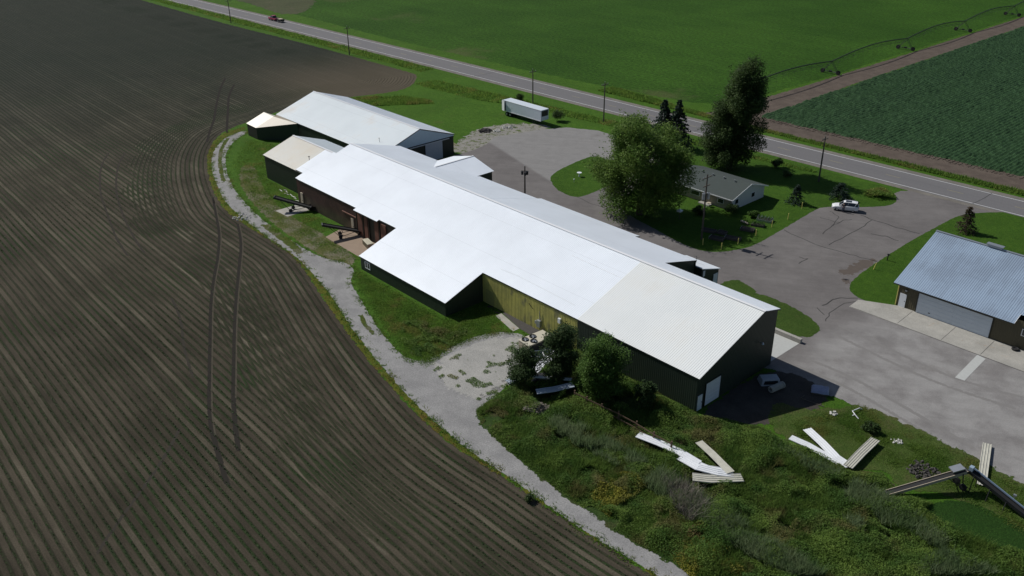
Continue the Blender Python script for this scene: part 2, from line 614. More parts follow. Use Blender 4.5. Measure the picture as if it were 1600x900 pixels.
def sheet(name, poly, z, mat, cell=.8, rag=.4, smooth=2, kind='structure', attr_poly=None):
    if smooth:
        poly = chaikin(poly, smooth)
    A = np.asarray(poly)
    pad = rag * 2.2 + cell
    lo, hi = A.min(0) - pad, A.max(0) + pad
    nx, ny = int((hi[0] - lo[0]) / cell) + 2, int((hi[1] - lo[1]) / cell) + 2
    gx, gy = np.meshgrid(lo[0] + np.arange(nx) * cell, lo[1] + np.arange(ny) * cell, indexing='ij')
    P = np.stack([gx.ravel(), gy.ravel()], 1)
    sd = sdist(P, poly)
    idx = np.arange(nx * ny).reshape(nx, ny)
    F = np.stack([idx[:-1, :-1], idx[1:, :-1], idx[1:, 1:], idx[:-1, 1:]], -1).reshape(-1, 4)
    F = F[(sd[F] > -rag * 2.1).any(1)]
    used = np.unique(F)
    remap = np.full(nx * ny, -1)
    remap[used] = np.arange(len(used))
    V = np.column_stack([P[used], np.full(len(used), z)])
    o = np_mesh(name, V, remap[F], mat, None, {'sd': sd[used]})
    o['kind'] = kind
    return o


def plate(name, poly, z, mat, kind='structure', thick=0.0):
    mb = MB()
    if thick:
        mb.prism(poly, z - thick, z)
    else:
        mb.add([(x, y, z) for x, y in poly], [tuple(range(len(poly)))])
    o = mb.build(name, mat)
    # plates face up
    if not thick and o.data.polygons[0].normal.z < 0:
        o.data.flip_normals()
    if kind:
        o['kind'] = kind
    return o


def tag(o, label, cat, group=None, kind=None):
    o['label'] = label
    o['category'] = cat
    if group:
        o['group'] = group
    if kind:
        o['kind'] = kind
    return o


def thing(name, label, cat, loc=(0, 0, 0), rz=0.0, group=None):
    o = bpy.data.objects.new(name, None)
    COL.objects.link(o)
    o.location = loc
    o.rotation_euler = (0, 0, rz)
    o.empty_display_size = .3
    return tag(o, label, cat, group)


def dup(root, loc, rz, label=None):
    r = root.copy()
    COL.objects.link(r)
    r.location = loc
    r.rotation_euler = (0, 0, rz)
    if label:
        r['label'] = label
    for ch in list(root.children):
        c = ch.copy()
        COL.objects.link(c)
        c.parent = r
        for g in list(ch.children):
            d = g.copy()
            COL.objects.link(d)
            d.parent = c
    return r
# ------------------------------------------------------------------ ground
M['ground'] = grass_mat('lush_roadside_grass', (.044, .110, .010), (.066, .138, .014), (.115, .125, .036), .58, .78, bare=(.17, .15, .11), bare_lo=.72)
plate('ground', [(-3200, -2600), (3200, -2600), (3200, 3600), (-3200, 3600)], 0.0, M['ground'])

# ploughed field -------------------------------------------------------
FIELD = trace([(655, 118), (640, 138), (600, 146), (560, 150), (470, 162), (420, 180), (370, 196), (340, 211), (324, 238), (324, 268), (334, 300), (352, 330), (388, 354),
               (430, 380), (462, 402), (490, 442), (515, 480), (545, 522), (575, 562), (610, 602), (650, 646), (690, 682), (740, 717), (800, 754), (860, 797),
               (920, 837), (1000, 887), (1030, 903)]) + [(72, -28.6), (90, -29), (90, -135), (-430, -135), (-430, 64), (-291, 66.6), (-250, 66.8), (-206, 68), (-178, 70), (-143, 71), (-112, 71.4)]
q = NT('ploughed_soil_rows')
s3 = q.sep()
sdv = q.attr('sd')
warp = q.math('MULTIPLY', q.math('SUBTRACT', q.noise(.02, 2.0, .5), .5), .9)
rs = q.math('DIVIDE', q.math('ADD', q.math('ADD', s3[1], q.math('MULTIPLY', s3[0], .022)), warp), .91)
rh = q.math('DIVIDE', sdv, .91)
edge = q.math('ADD', sdv, q.math('MULTIPLY', q.math('SUBTRACT', q.noise(.12, 3.0, .6), .5), 10.0))
head = q.ramp(edge, 9.5, 11.0, 1.0, 0.0)
over = q.math('MULTIPLY', q.ramp(edge, 7.0, 8.5), q.ramp(edge, 14.5, 17.0, 1.0, 0.0))


def rowset(r):
    w = q.math('COSINE', q.math('MULTIPLY', r, 2 * math.pi))
    wn_ = q.n('ShaderNodeTexWhiteNoise', noise_dimensions='1D')
    q.set(wn_.inputs['W'], q.math('FLOOR', q.math('ADD', r, .5)))
    wn2 = q.n('ShaderNodeTexWhiteNoise', noise_dimensions='1D')
    q.set(wn2.inputs['W'], q.math('FLOOR', r))
    return w, wn_.outputs[0], wn2.outputs[0]


ws, ra, rb = rowset(rs)
wh, rc, rd_ = rowset(rh)
w = q.math('ADD', q.math('MULTIPLY', wh, head), q.math('MULTIPLY', ws, q.math('SUBTRACT', 1.0, head)))
wo = q.math('MAXIMUM', q.math('MULTIPLY', wh, over), q.math('MULTIPLY', ws, over))
plant = q.math('MAXIMUM', w, wo)
pale = q.math('ADD', q.math('MULTIPLY', rd_, head), q.math('MULTIPLY', rb, q.math('SUBTRACT', 1.0, head)))
cl = q.noise(.06, 4.0, .6)
streak = q.noise(1.0, 5.0, .65, q.comb(q.math('MULTIPLY', s3[0], .09), q.math('MULTIPLY', s3[1], 1.1), 0.0))
fine = q.noise(6.0, 4.0, .75)
soil = q.mix(q.ramp(cl, .35, .65), (.050, .0425, .030), (.072, .061, .044))
soil = q.mix(q.math('MULTIPLY', q.math('MULTIPLY', q.ramp(pale, .60, .95), q.ramp(plant, .45, -.5)), q.ramp(q.noise(.09, 4.0, .65), .36, .64, .15, 1.0)), soil, (.122, .108, .078))
soil = q.mul(soil, q.ramp(streak, .3, .7, .78, 1.2))
soil = q.mul(soil, q.ramp(fine, .25, .75, .72, 1.28))
soil = q.mul(soil, q.ramp(plant, -.2, .85, 1.08, .74))
soil = q.mul(soil, q.ramp(pale, 0.0, 1.0, .86, 1.12))
north = q.ramp(q.math('SUBTRACT', q.math('MULTIPLY', s3[1], .6), s3[0]), 40.0, 210.0)
gpatch = q.math('ADD', q.ramp(q.noise(.045, 3.0, .55), .46, .64, .4, 1.0), q.math('MULTIPLY', north, .3))
gm = q.math('MULTIPLY', q.ramp(plant, .15, .8), gpatch)
gm = q.math('MULTIPLY', gm, q.ramp(q.noise(2.6, 4.0, .7), .32, .50))
edge_g = q.ramp(sdv, .4, 1.4)
gm = q.math('MULTIPLY', gm, edge_g)
soil = q.mix(q.math('MULTIPLY', gm, .9), soil, (.026, .046, .016))
soil = q.mix(q.math('MULTIPLY', north, .85), soil, q.mul(q.mix(q.ramp(plant, -.5, .8), (.030, .036, .028), (.014, .020, .014)), 1.0))
tan = q.ramp(q.math('ADD', s3[0], q.math('MULTIPLY', q.math('SUBTRACT', s3[1], 44.0), -.2)), -165.0, -112.0)
tan = q.math('MULTIPLY', tan, q.ramp(s3[1], 22.0, 48.0))
soil = q.mix(q.math('MULTIPLY', tan, .55), soil, (.125, .10, .07))
q.base(soil)
q.b.inputs['Roughness'].default_value = 1.0
q.b.inputs['Specular IOR Level'].default_value = .1
hb = q.math('ADD', q.math('MULTIPLY', plant, .09), q.math('MULTIPLY', fine, .09))
q.bump(hb, .9, 1.0)
q.soft(.5, .7)
M['soil'] = q.m
field = sheet('ploughed_field', FIELD, .004, M['soil'], cell=1.2, rag=.5, smooth=2)
FIELD_S = chaikin(FIELD, 2)

# wheel ruts ------------------------------------------------------------
M['rut_pale'] = flat('pressed_wheel_rut_soil', (.075, .066, .05), 1.0, var=.3, scale=.8, spec=.05)
q = NT('thin_wheel_rut_soil')
q.base((.031, .028, .024))
q.b.inputs['Roughness'].default_value = 1.0
q.b.inputs['Specular IOR Level'].default_value = .05
q.soft(.12, 1.6)
M['rut_soft'] = q.m
q = NT('faint_wheel_rut_soil')
q.base((.046, .041, .034))
q.b.inputs['Roughness'].default_value = 1.0
q.b.inputs['Specular IOR Level'].default_value = .05
q.soft(.2, 1.2)
M['rut_faint'] = q.m


def strip(name, pts, w, z, mat, soft=False, ws=None):
    """a band along a line on the ground"""
    P = [np.array(p, float) for p in pts]
    Q = []
    for i in range(len(P) - 1):
        p0, p1, p2, p3 = P[max(i - 1, 0)], P[i], P[i + 1], P[min(i + 2, len(P) - 1)]
        for k in range(6):
            t = k / 6
            Q.append(.5 * (2 * p1 + (p2 - p0) * t + (2 * p0 - 5 * p1 + 4 * p2 - p3) * t * t + (3 * p1 - p0 - 3 * p2 + p3) * t ** 3))
    Q.append(P[-1])
    V, F, SD = [], [], []
    for i, p in enumerate(Q):
        d = Q[min(i + 1, len(Q) - 1)] - Q[max(i - 1, 0)]
        d /= np.linalg.norm(d) + 1e-9
        n_ = np.array([-d[1], d[0]])
        ww = w
        for k in (-1, 0, 1):
            V.append((*(p + n_ * (k * ww / 2)), z))
            SD.append(min((1 - abs(k)) * ww / 2 - .02, min(i, len(Q) - 1 - i) * .35))
        if i:
            a = 3 * (i - 1)
            F += [(a, a + 3, a + 4, a + 1), (a + 1, a + 4, a + 5, a + 2)]
    o = np_mesh(name, np.array(V), np.array(F), mat, None, {'sd': np.array(SD)})
    if o.data.polygons[0].normal.z < 0:
        o.data.flip_normals()
    o['kind'] = 'structure'
    return o


RUT1 = [(352, 122), (344, 140), (338, 165), (334, 188), (328, 205), (323, 222)]
RUT2 = [(366, 132), (358, 150), (356, 175), (354, 208)]
RUT3 = [(333, 308), (338, 335), (343, 365), (341, 400), (334, 440), (330, 480), (329, 530), (328, 580), (328, 640), (333, 680), (344, 720), (356, 760)]
RUT4 = [(372, 350), (377, 380), (374, 420), (370, 460), (367, 510), (366, 560), (365, 620), (368, 670), (373, 705)]
for L_ in (RUT1, RUT2, RUT3, RUT4):
    strip('wheel_track', trace(L_), .62, .008, M['rut_soft'])
for L_ in (RUT3, RUT4):
    strip('wheel_track_ridge', [(x + .40, y + .1) for x, y in trace(L_[:-2])], .2, .012, M['rut_pale'])
for L_ in ([(170, 238), (158, 262), (157, 300), (168, 335), (182, 372), (200, 400)], [(196, 238), (184, 262), (182, 300), (192, 335), (210, 372), (226, 395)],
           [(268, 465), (282, 500), (288, 545), (302, 590)], [(282, 668), (262, 705), (238, 742), (212, 778), (185, 815), (150, 868)]):
    strip('faint_wheel_track', trace(L_), .42, .007, M['rut_faint'])

# crop seedlings on the rows near the camera
pf = np.column_stack([RNG.uniform(-75, 74, 1050000), RNG.uniform(-76, 2, 1050000)])
sdp = sdist(pf, FIELD_S)
pf, sdp = pf[sdp > .9], sdp[sdp > .9]
ed = sdp + (vnoise(pf[:, 0], pf[:, 1], 9.0, 3) - .5) * 8
use_h = ed < 10.2
ph = np.where(use_h, sdp, pf[:, 1] + pf[:, 0] * .022) / .91
off = np.abs(ph - np.round(ph))
dens = .30 + .7 * np.clip((vnoise(pf[:, 0], pf[:, 1], 16.0, 5) - .42) * 3.2, 0, 1)
dist = np.hypot(pf[:, 0] - 100, pf[:, 1] + 80)
keep = (off < .12) & (RNG.uniform(0, 1, len(pf)) < dens * np.clip(1.25 - dist / 210, .15, 1))
pf = pf[keep]
o = leaves('crop_seedlings', np.column_stack([pf, RNG.uniform(.04, .16, len(pf))]), .15, M['crop_leaf'], upbias=.6)
tag(o, 'rows of small green seedlings sprouting on the ploughed brown field', 'seedlings', kind='stuff')

# verge along the field ---------------------------------------------------
M['verge'] = grass_mat('yellowing_verge_grass', (.072, .10, .012), (.115, .115, .016), (.13, .072, .022), .52, .62, rag=.35, bare=(.16, .13, .10), bare_lo=.64)
PATH_L = [(384, 203), (352, 214), (332, 236), (330, 264), (342, 296), (354, 319), (386, 346), (421, 373), (457, 396), (492, 430), (523, 470), (548, 510), (578, 550),
          (618, 597), (658, 640), (693, 671), (733, 704), (793, 744), (853, 787), (913, 830), (978, 870), (1034, 903)]
FE = [(384, 196), (340, 212), (324, 238), (324, 268), (334, 300), (352, 330), (388, 354), (430, 380), (462, 402), (490, 442), (515, 480), (545, 522), (575, 562), (610, 602),
      (650, 646), (690, 682), (740, 717), (800, 754), (860, 797), (920, 837), (1000, 887), (1030, 903)]
VERGE = trace(PATH_L) + [(72, -27.6), (72, -29.0)] + trace(FE)[::-1]
sheet('grass_verge', VERGE, .008, M['verge'], cell=.5, rag=.35, smooth=1)

# gravel track and gravel patch -------------------------------------------
M['gravel'] = gravel_mat('pale_grey_gravel', (.225, .222, .218), (.295, .29, .282), rag=.22, patch=(.17, .165, .13), plo=.74, rscale=1.1)
PATH_R = [(386, 208), (368, 218), (353, 236), (352, 262), (362, 290), (378, 312), (402, 336), (432, 362), (468, 384), (500, 402), (540, 410), (556, 422), (546, 440),
          (560, 462), (582, 500), (607, 535), (642, 566), (672, 558), (706, 540), (742, 526), (790, 516), (838, 530), (812, 570), (796, 598), (776, 618), (756, 640), (772, 666), (806, 694),
          (856, 736), (924, 786), (992, 832), (1068, 874), (1106, 896)]
PATH = trace(PATH_R) + [(72, -22.6), (90, -22.5), (90, -27.4), (72, -27.4)] + trace(PATH_L)[::-1]
sheet('gravel_track', PATH, .012, M['gravel'], cell=.5, rag=.22, smooth=1)
M['mid_grass'] = grass_mat('track_middle_grass', (.05, .085, .015), (.09, .10, .022), (.16, .15, .10), .5, .6, rag=.45)
strip('track_middle_grass', trace([(412, 350), (436, 368), (456, 383), (470, 396)]), 1.5, .016, M['mid_grass'])
strip('track_middle_grass', trace([(356, 216), (346, 234), (344, 258), (350, 285)]), .9, .016, M['mid_grass'])
strip('track_middle_grass', trace([(562, 492), (572, 508), (584, 524)]), .8, .016, M['mid_grass'])
M['gravel_light'] = gravel_mat('whitish_gravel', (.30, .295, .275), (.37, .36, .335), rag=1.1, patch=(.14, .15, .08), plo=.72, rscale=.5)
sheet('gravel_patch', trace([(672, 575), (700, 556), (740, 536), (790, 522), (845, 535), (820, 570), (800, 596), (770, 616), (745, 626), (705, 606)]), .016, M['gravel_light'], cell=.4, rag=1.0)
M['bare_lawn'] = grass_mat('worn_dry_grass', (.085, .10, .03), (.12, .115, .045), (.21, .19, .14), .45, .58, rag=.5)
sheet('worn_lawn', trace([(378, 255), (400, 262), (408, 290), (440, 330), (480, 352), (520, 375), (560, 405), (545, 418), (500, 400), (440, 360), (400, 325), (372, 285)]), .010, M['bare_lawn'], cell=.5, rag=.5)

# highway -------------------------------------------------------------
CL = [(-900, 58), (-420, 73.6), (-280, 78.6), (-217, 81.6), (-112, 85.1), (-2, 88.0), (50, 89.4), (160, 92.4), (420, 99.5), (900, 112)]


def offset(line, d):
    out = []
    for i, p in enumerate(line):
        a, b = np.array(line[max(i - 1, 0)]), np.array(line[min(i + 1, len(line) - 1)])
        t = (b - a) / np.linalg.norm(b - a)
        out.append((p[0] - t[1] * d, p[1] + t[0] * d))
    return out


def band(d0, d1):
    return offset(CL, d0) + offset(CL, d1)[::-1]


q = NT('grey_asphalt_highway')
s3 = q.sep()
lane = q.noise(1.0, 4.0, .6, q.comb(q.math('MULTIPLY', s3[0], .02), q.math('MULTIPLY', s3[1], .9), 0.0))
c0 = q.mix(lane, (.115, .112, .115), (.155, .15, .152))
c0 = q.mul(c0, q.ramp(q.noise(5.0, 3, .7), .25, .75, .85, 1.15))
q.base(c0)
q.b.inputs['Roughness'].default_value = .9
M['highway'] = q.m
M['shoulder'] = gravel_mat('road_shoulder_gravel', (.14, .13, .115), (.20, .185, .16))
M['line_white'] = flat('white_road_paint', (.58, .58, .57), .7, var=.25, scale=1.5)
M['line_yellow'] = flat('faded_yellow_road_paint', (.30, .26, .13), .7, var=.3, scale=1.5)
plate('road_shoulder', band(-5.6, 5.6), .020, M['shoulder'])
plate('highway', band(-4.25, 4.25), .026, M['highway'])
plate('road_edge_line', band(3.62, 3.80), .030, M['line_white'])
plate('road_edge_line', band(-3.80, -3.62), .030, M['line_white'])
mb = MB()
for k in range(-60, 30):
    x = k * 12.2
    y0 = np.interp(x, [p[0] for p in CL], [p[1] for p in CL])
    y1 = np.interp(x + 3, [p[0] for p in CL], [p[1] for p in CL])
    mb.add([(x, y0 - .06, .030), (x + 3, y1 - .06, .030), (x + 3, y1 + .06, .030), (x, y0 + .06, .030)], [(0, 1, 2, 3)])
o = mb.build('road_centre_line', M['line_yellow'])
o['kind'] = 'structure'
M['tar'] = flat('black_tar_seal', (.045, .044, .043), .9, var=.2, spec=.2)
for x in (-190, -95, -20, 43, 62):
    yc = np.interp(x, [p[0] for p in CL], [p[1] for p in CL])
    strip('tar_seal', [(x, yc - 4.1), (x + .3, yc), (x + .2, yc + 4.1)], .12, .034, M['tar'])

# fields beyond the highway ------------------------------------------------
q = NT('green_crop_field')
s3 = q.sep()
lines = q.noise(1.0, 5.0, .6, q.comb(q.math('MULTIPLY', s3[0], .02), q.math('MULTIPLY', s3[1], .16), 0.0))
bigc = q.noise(.02, 4.0, .6)
c0 = q.mix(q.ramp(bigc, .35, .65), (.024, .068, .006), (.036, .092, .009))
c0 = q.mul(c0, q.ramp(lines, .3, .7, .93, 1.07))
c0 = q.mul(c0, q.ramp(q.noise(1.0, 6.0, .8), .3, .7, .5, 1.5))
pt = q.math('MULTIPLY', q.ramp(q.noise(.035, 4.0, .6), .56, .68), q.ramp(s3[1], 150.0, 105.0))
c0 = q.mix(q.math('MULTIPLY', pt, .5), c0, (.095, .095, .04))
q.base(c0)
q.b.inputs['Roughness'].default_value = .95
q.b.inputs['Specular IOR Level'].default_value = .1
q.bump(q.noise(2.2, 4.0, .75), 1.0, .25)
q.soft(1.0, .5)
M['crop'] = q.m
sheet('green_crop_field', [(-700, 92), (-420, 92), (-300, 93), (-212, 96), (-170, 95), (-120, 96), (-78, 98), (-46, 102), (-29, 104), (-25.5, 140), (-25, 200), (-24.5, 320), (-24, 700), (-700, 700)], .004, M['crop'], cell=5, rag=1.0, smooth=1)
M['fallow'] = grass_mat('dull_fallow_field', (.062, .074, .034), (.08, .088, .045), (.115, .105, .065), .5, .7, rag=1.5, fine=.5, rscale=.3)
sheet('fallow_field', [(-520, 96)] + trace([(385, 3), (440, 24), (470, 22), (495, 4), (500, -20)]) + [(-420, 420), (-900, 420), (-900, 92)], .010, M['fallow'], cell=4, rag=1.5, smooth=1)
M['dirt'] = gravel_mat('brown_field_dirt', (.085, .066, .053), (.12, .095, .076), rag=.7)
sheet('dirt_headland', [(-27, 96.5), (0, 97.5), (60, 99.5), (200, 103.5), (420, 109), (420, 114), (60, 107.5), (0, 106), (-14, 108), (-16.5, 150), (-16, 330), (-16, 700), (-23, 700), (-23.2, 320), (-23.6, 200), (-24.5, 140), (-25.5, 112)],
      .010, M['dirt'], cell=2, rag=.6, smooth=0)
for dx in (-20.6, -18.8):
    strip('tyre_track', [(dx - 1.6, 108), (dx, 150), (dx + .2, 240), (dx, 420)], .5, .015, M['dirt'])

# potato crop: hilled rows with a bumpy canopy
PX, PY = np.meshgrid(np.arange(-16.5, 110, .31), np.arange(104.5, 300, .31), indexing='ij')
pb = 104.2 + .03 * PX + .9 * vnoise(PX, PY, 1.6, 8)
inside = (PY > pb + 1.0) & (PX > -16 + .7 * vnoise(PX, PY, 2.0, 9))
row = .5 + .5 * np.cos((PX + .12 * PY * 0) / .91 * 2 * np.pi)
hz = .14 + .42 * row ** .7 * (.55 + .9 * vnoise(PX, PY, .8, 4)) + .10 * (vnoise(PX, PY, 1.7, 6) - .5) + .24 * (vnoise(PX, PY, .45, 16) - .5)
hz = np.where(inside, np.maximum(hz, .03), -.03)
idx = np.arange(PX.size).reshape(PX.shape)
FQ = np.stack([idx[:-1, :-1], idx[1:, :-1], idx[1:, 1:], idx[:-1, 1:]], -1).reshape(-1, 4)
FQ = FQ[inside.ravel()[FQ].any(1)]
q = NT('potato_canopy')
c0 = q.mix(q.ramp(q.noise(.7, 5.0, .7), .3, .7), (.014, .042, .014), (.033, .080, .028))
c0 = q.mul(c0, q.ramp(q.noise(4.5, 3.0, .75), .25, .75, .55, 1.45))
q.base(c0)
q.b.inputs['Roughness'].default_value = .8
q.b.inputs['Specular IOR Level'].default_value = .2
q.bump(q.noise(6.0, 3.0, .8), 1.0, .12)
M['potato'] = q.m
o = np_mesh('potato_crop', np.column_stack([PX.ravel(), PY.ravel(), hz.ravel()]), FQ, M['potato'])
tag(o, 'dense dark green leafy crop in rows beyond the highway', 'crop', kind='stuff')
plate('potato_field', [(-16, 300), (110, 300), (700, 320), (700, 700), (-16, 700)], .02, M['potato'])
mb = MB()
for k in range(140):       # soil ridges showing at the row ends
    x = -15.5 + k * .91
    mb.bar((x, 103.6 + .03 * x, .02), (x + .05, 106.5 + .03 * x, .05), .45, .14)
o = mb.build('soil_ridges', M['dirt'])
tag(o, 'brown soil ridges at the ends of the dark crop rows', 'soil', kind='stuff')

# asphalt yard -------------------------------------------------------------
q = NT('worn_asphalt_yard')
s3 = q.sep()
c0 = q.mix(q.ramp(q.noise(.1, 5.0, .65), .3, .7), (.128, .118, .114), (.165, .154, .148))
gl = q.math('ADD', s3[0], q.math('MULTIPLY', q.math('SUBTRACT', q.noise(.08, 4, .6), .5), 14.0))
east = q.math('MULTIPLY', q.ramp(gl, 46.0, 56.0), q.ramp(s3[1], 40.0, 30.0))
c0 = q.mix(q.math('MULTIPLY', east, q.ramp(q.noise(.22, 5, .6), .3, .62, .35, 1.0)), c0, (.27, .262, .252))
lot = q.math('MULTIPLY', q.ramp(s3[0], -10.0, -15.0), q.ramp(q.math('ADD', s3[1], q.math('MULTIPLY', s3[0], .28)), 31.6, 32.6))
c0 = q.mix(q.math('MULTIPLY', lot, .8), c0, (.235, .23, .222))
c0 = q.mul(c0, q.ramp(q.noise(.5, 5.0, .6, None, .6), .3, .7, .95, 1.05))
sw = q.noise(1.0, 5.0, .65, q.comb(q.math('MULTIPLY', q.math('ADD', s3[0], q.math('MULTIPLY', s3[1], .7)), .09), q.math('MULTIPLY', q.math('SUBTRACT', s3[1], q.math('MULTIPLY', s3[0], .7)), .8), 0.0))
c0 = q.mul(c0, q.ramp(sw, .3, .7, .95, 1.06))
c0 = q.mix(q.math('MULTIPLY', q.ramp(q.noise(.13, 5.0, .6), .62, .78), .4), c0, (.11, .095, .085))
c0 = q.mul(c0, q.ramp(q.noise(8.0, 3.0, .75), .25, .75, .84, 1.16))
q.base(c0)
q.b.inputs['Roughness'].default_value = .92
q.b.inputs['Specular IOR Level'].default_value = .25
q.bump(q.noise(10.0, 3.0, .7), .35, .03)
q.soft(.28, .8)
M['yard'] = q.m
YARD = [(-44, 8), (-44.5, 33)] + trace([(733, 237), (760, 226), (772, 214), (800, 210), (840, 203), (885, 199), (935, 204), (990, 222), (1040, 232), (1084, 240), (1112, 250), (1108, 262), (1080, 270)]) + \
    [(20, 70), (30, 74)] + trace([(1405, 299), (1430, 297)]) + [(36, 85.0), (60, 85.6), (110, 87), (200, 90), (200, 9), (95, 8.5)] + \
    trace([(1600, 768), (1540, 727), (1470, 690), (1405, 664), (1345, 640), (1312, 622), (1250, 603), (1212, 578)]) + [(47, 8)]
sheet('asphalt_yard', YARD, .014, M['yard'], cell=.8, rag=.28, smooth=0)
M['gravel_thin'] = gravel_mat('thin_weedy_gravel', (.21, .20, .18), (.27, .26, .235), rag=1.3, patch=(.085, .11, .035), plo=.52, rscale=.6)
sheet('weedy_gravel', trace([(700, 236), (722, 220), (735, 205), (770, 196), (815, 192), (860, 196), (850, 205), (800, 214), (770, 228), (738, 240)]), .010, M['gravel_thin'], cell=.6, rag=1.0)
M['dry_strip'] = grass_mat('dry_weedy_strip', (.12, .13, .05), (.16, .16, .07), (.25, .23, .17), .42, .56, rag=.7)
sheet('dry_grass_strip', [(-80, 35.2), (-60, 35.0), (-44.6, 35.0), (-43.5, 38.5), (-52, 39.5), (-66, 38), (-80, 36.6)], .008, M['dry_strip'], cell=.5, rag=.7)

for pts in ([(1345, 337), (1360, 342), (1400, 355), (1437, 365)], [(1225, 360), (1252, 372), (1285, 386), (1320, 395), (1345, 402), (1370, 409)], [(1286, 365), (1302, 352), (1318, 344), (1331, 343)],
            [(1362, 344), (1345, 356), (1325, 368), (1295, 383)], [(1280, 340), (1300, 345), (1313, 349)], [(1362, 366), (1385, 370), (1404, 376)], [(1340, 470), (1318, 474), (1296, 490), (1290, 502)],
            [(1250, 402), (1262, 405), (1248, 412)], [(900, 308), (925, 318), (955, 330)], [(940, 296), (962, 304), (980, 309)], [(1285, 478), (1300, 468), (1318, 466), (1340, 466)], [(1275, 480), (1288, 492)],
            [(1302, 352), (1310, 338), (1296, 330)]):
    p_ = []
    for i in range(len(pts) - 1):
        for k in range(3):
            t = k / 3
            p_.append((pts[i][0] * (1 - t) + pts[i + 1][0] * t + random.uniform(-1.5, 1.5), pts[i][1] * (1 - t) + pts[i + 1][1] * t + random.uniform(-.9, .9)))
    strip('asphalt_crack', trace(p_ + [pts[-1]]), random.choice((.12, .15, .2)), .018, M['tar'])
q = NT('dusty_mud_stain')
q.base(q.mix(q.noise(1.5, 4, .6), (.075, .06, .05), (.11, .088, .072)))
q.b.inputs['Roughness'].default_value = .95
q.soft(.9, .7)
M['mud'] = q.m
sheet('mud_stain', trace([(1308, 425), (1330, 414), (1362, 402), (1372, 408), (1345, 425), (1322, 432)]), .018, M['mud'], cell=.4, rag=.7)
sheet('mud_stain', trace([(1312, 440), (1322, 435), (1330, 440), (1322, 446)]), .018, M['mud'], cell=.4, rag=.5)

q = NT('faint_tyre_mark')
q.base(q.mix(q.noise(.8, 4, .6), (.19, .182, .174), (.225, .216, .206)))
q.b.inputs['Roughness'].default_value = .95
q.b.inputs['Specular IOR Level'].default_value = .2
q.soft(.3, 2.2)
M['tyre'] = q.m
for pts in ([(1260, 560), (1330, 590), (1420, 640), (1520, 700)], [(1245, 572), (1320, 604), (1410, 655), (1505, 712)], [(1300, 520), (1380, 560), (1470, 600), (1590, 640)], [(1310, 508), (1395, 548), (1490, 590), (1600, 622)]):
    strip('tyre_mark', trace(pts), .6, .017, M['tyre'])

# lawns lying on the yard
M['lawn'] = grass_mat('mown_lawn', (.037, .090, .009), (.054, .114, .012), (.09, .10, .035), .63, .8, rag=.14, fine=1.2)
LAWN_H = trace([(1402, 313), (1399, 304), (1385, 291), (1340, 283), (1300, 274)]) + [(20, 82.2), (0, 81.6), (-20, 80.6), (-28, 79.5), (-22, 70), (-8, 62)] + \
    trace([(1060, 247), (1084, 262), (1112, 263), (1080, 275), (1040, 275), (985, 300), (962, 318), (985, 338), (1020, 356), (1050, 373), (1075, 385), (1100, 393), (1125, 394), (1150, 391), (1178, 384), (1210, 366), (1240, 348), (1272, 329), (1285, 323), (1330, 324), (1375, 323), (1395, 320)])
sheet('house_lawn', LAWN_H, .022, M['lawn'], cell=.5, rag=.14, smooth=1)
sheet('island_lawn', trace([(858, 279), (866, 270), (885, 260), (905, 251), (930, 242), (975, 262), (985, 270), (955, 288), (925, 302), (903, 309), (886, 305), (868, 295)]), .022, M['lawn'], cell=.5, rag=.14, smooth=1)
sheet('garage_lawn', trace([(1326, 449), (1332, 438), (1352, 422), (1378, 405), (1420, 378), (1470, 351), (1490, 340), (1510, 334), (1560, 331), (1600, 334)]) + [(90, 84), (90, 60), (53, 58)] + trace([(1402, 478), (1388, 483), (1345, 468), (1330, 458)]), .022, M['lawn'], cell=.5, rag=.14, smooth=1)
M['lawn_rough'] = grass_mat('ragged_lawn_edge', (.042, .082, .014), (.056, .096, .018), (.11, .115, .04), .58, .74, rag=.3, fine=1.2)
sheet('dock_lawn', [(31, 28.2), (35, 27.0), (38.0, 26.0)] + trace([(1176, 456), (1200, 463), (1240, 480), (1268, 498), (1284, 515), (1272, 524), (1254, 529), (1212, 513)]) + [(40, 17.2), (31, 18.5)], .024, M['lawn_rough'], cell=.4, rag=.3, smooth=1)

# weedy slope under the near barn
M['weed_ground'] = grass_mat('weedy_earth', (.028, .056, .013), (.044, .076, .018), (.075, .06, .032), .48, .62, rag=.6, bare=(.07, .055, .04), bare_lo=.62)
WEEDS = trace([(800, 603), (770, 622), (742, 642), (752, 668), (790, 702), (840, 744), (908, 794), (976, 840), (1052, 882), (1092, 906)]) + [(72, -23.6), (98, -23), (98, -5)] + \
    trace([(1600, 860), (1560, 838), (1500, 800), (1440, 780), (1405, 770), (1380, 738), (1335, 735), (1290, 712), (1230, 690), (1190, 668), (1140, 655), (1092, 648)]) + [(49.6, -5.2), (30, -5.2), (29, -8.5)]
sheet('weedy_ground', WEEDS, .016, M['weed_ground'], cell=.5, rag=.6, smooth=1)
M['rough_grass'] = grass_mat('rough_dry_grass', (.048, .084, .016), (.07, .10, .024), (.105, .095, .042), .48, .66, rag=.7, bare=(.12, .098, .075), bare_lo=.66)
sheet('rough_grass_corner', trace([(1195, 668), (1212, 625), (1250, 640), (1300, 640), (1345, 632), (1410, 660), (1475, 690), (1545, 725), (1600, 758)]) + [(86, 8.6), (96, 8)] + [(96, -3)] + trace([(1600, 850), (1540, 800), (1470, 770), (1410, 765), (1380, 735), (1330, 735), (1270, 706)]), .020, M['rough_grass'], cell=.5, rag=.7, smooth=1)
M['mown'] = grass_mat('bright_mown_grass', (.018, .05, .008), (.024, .06, .010), (.06, .09, .02), .7, .85, rag=.3)
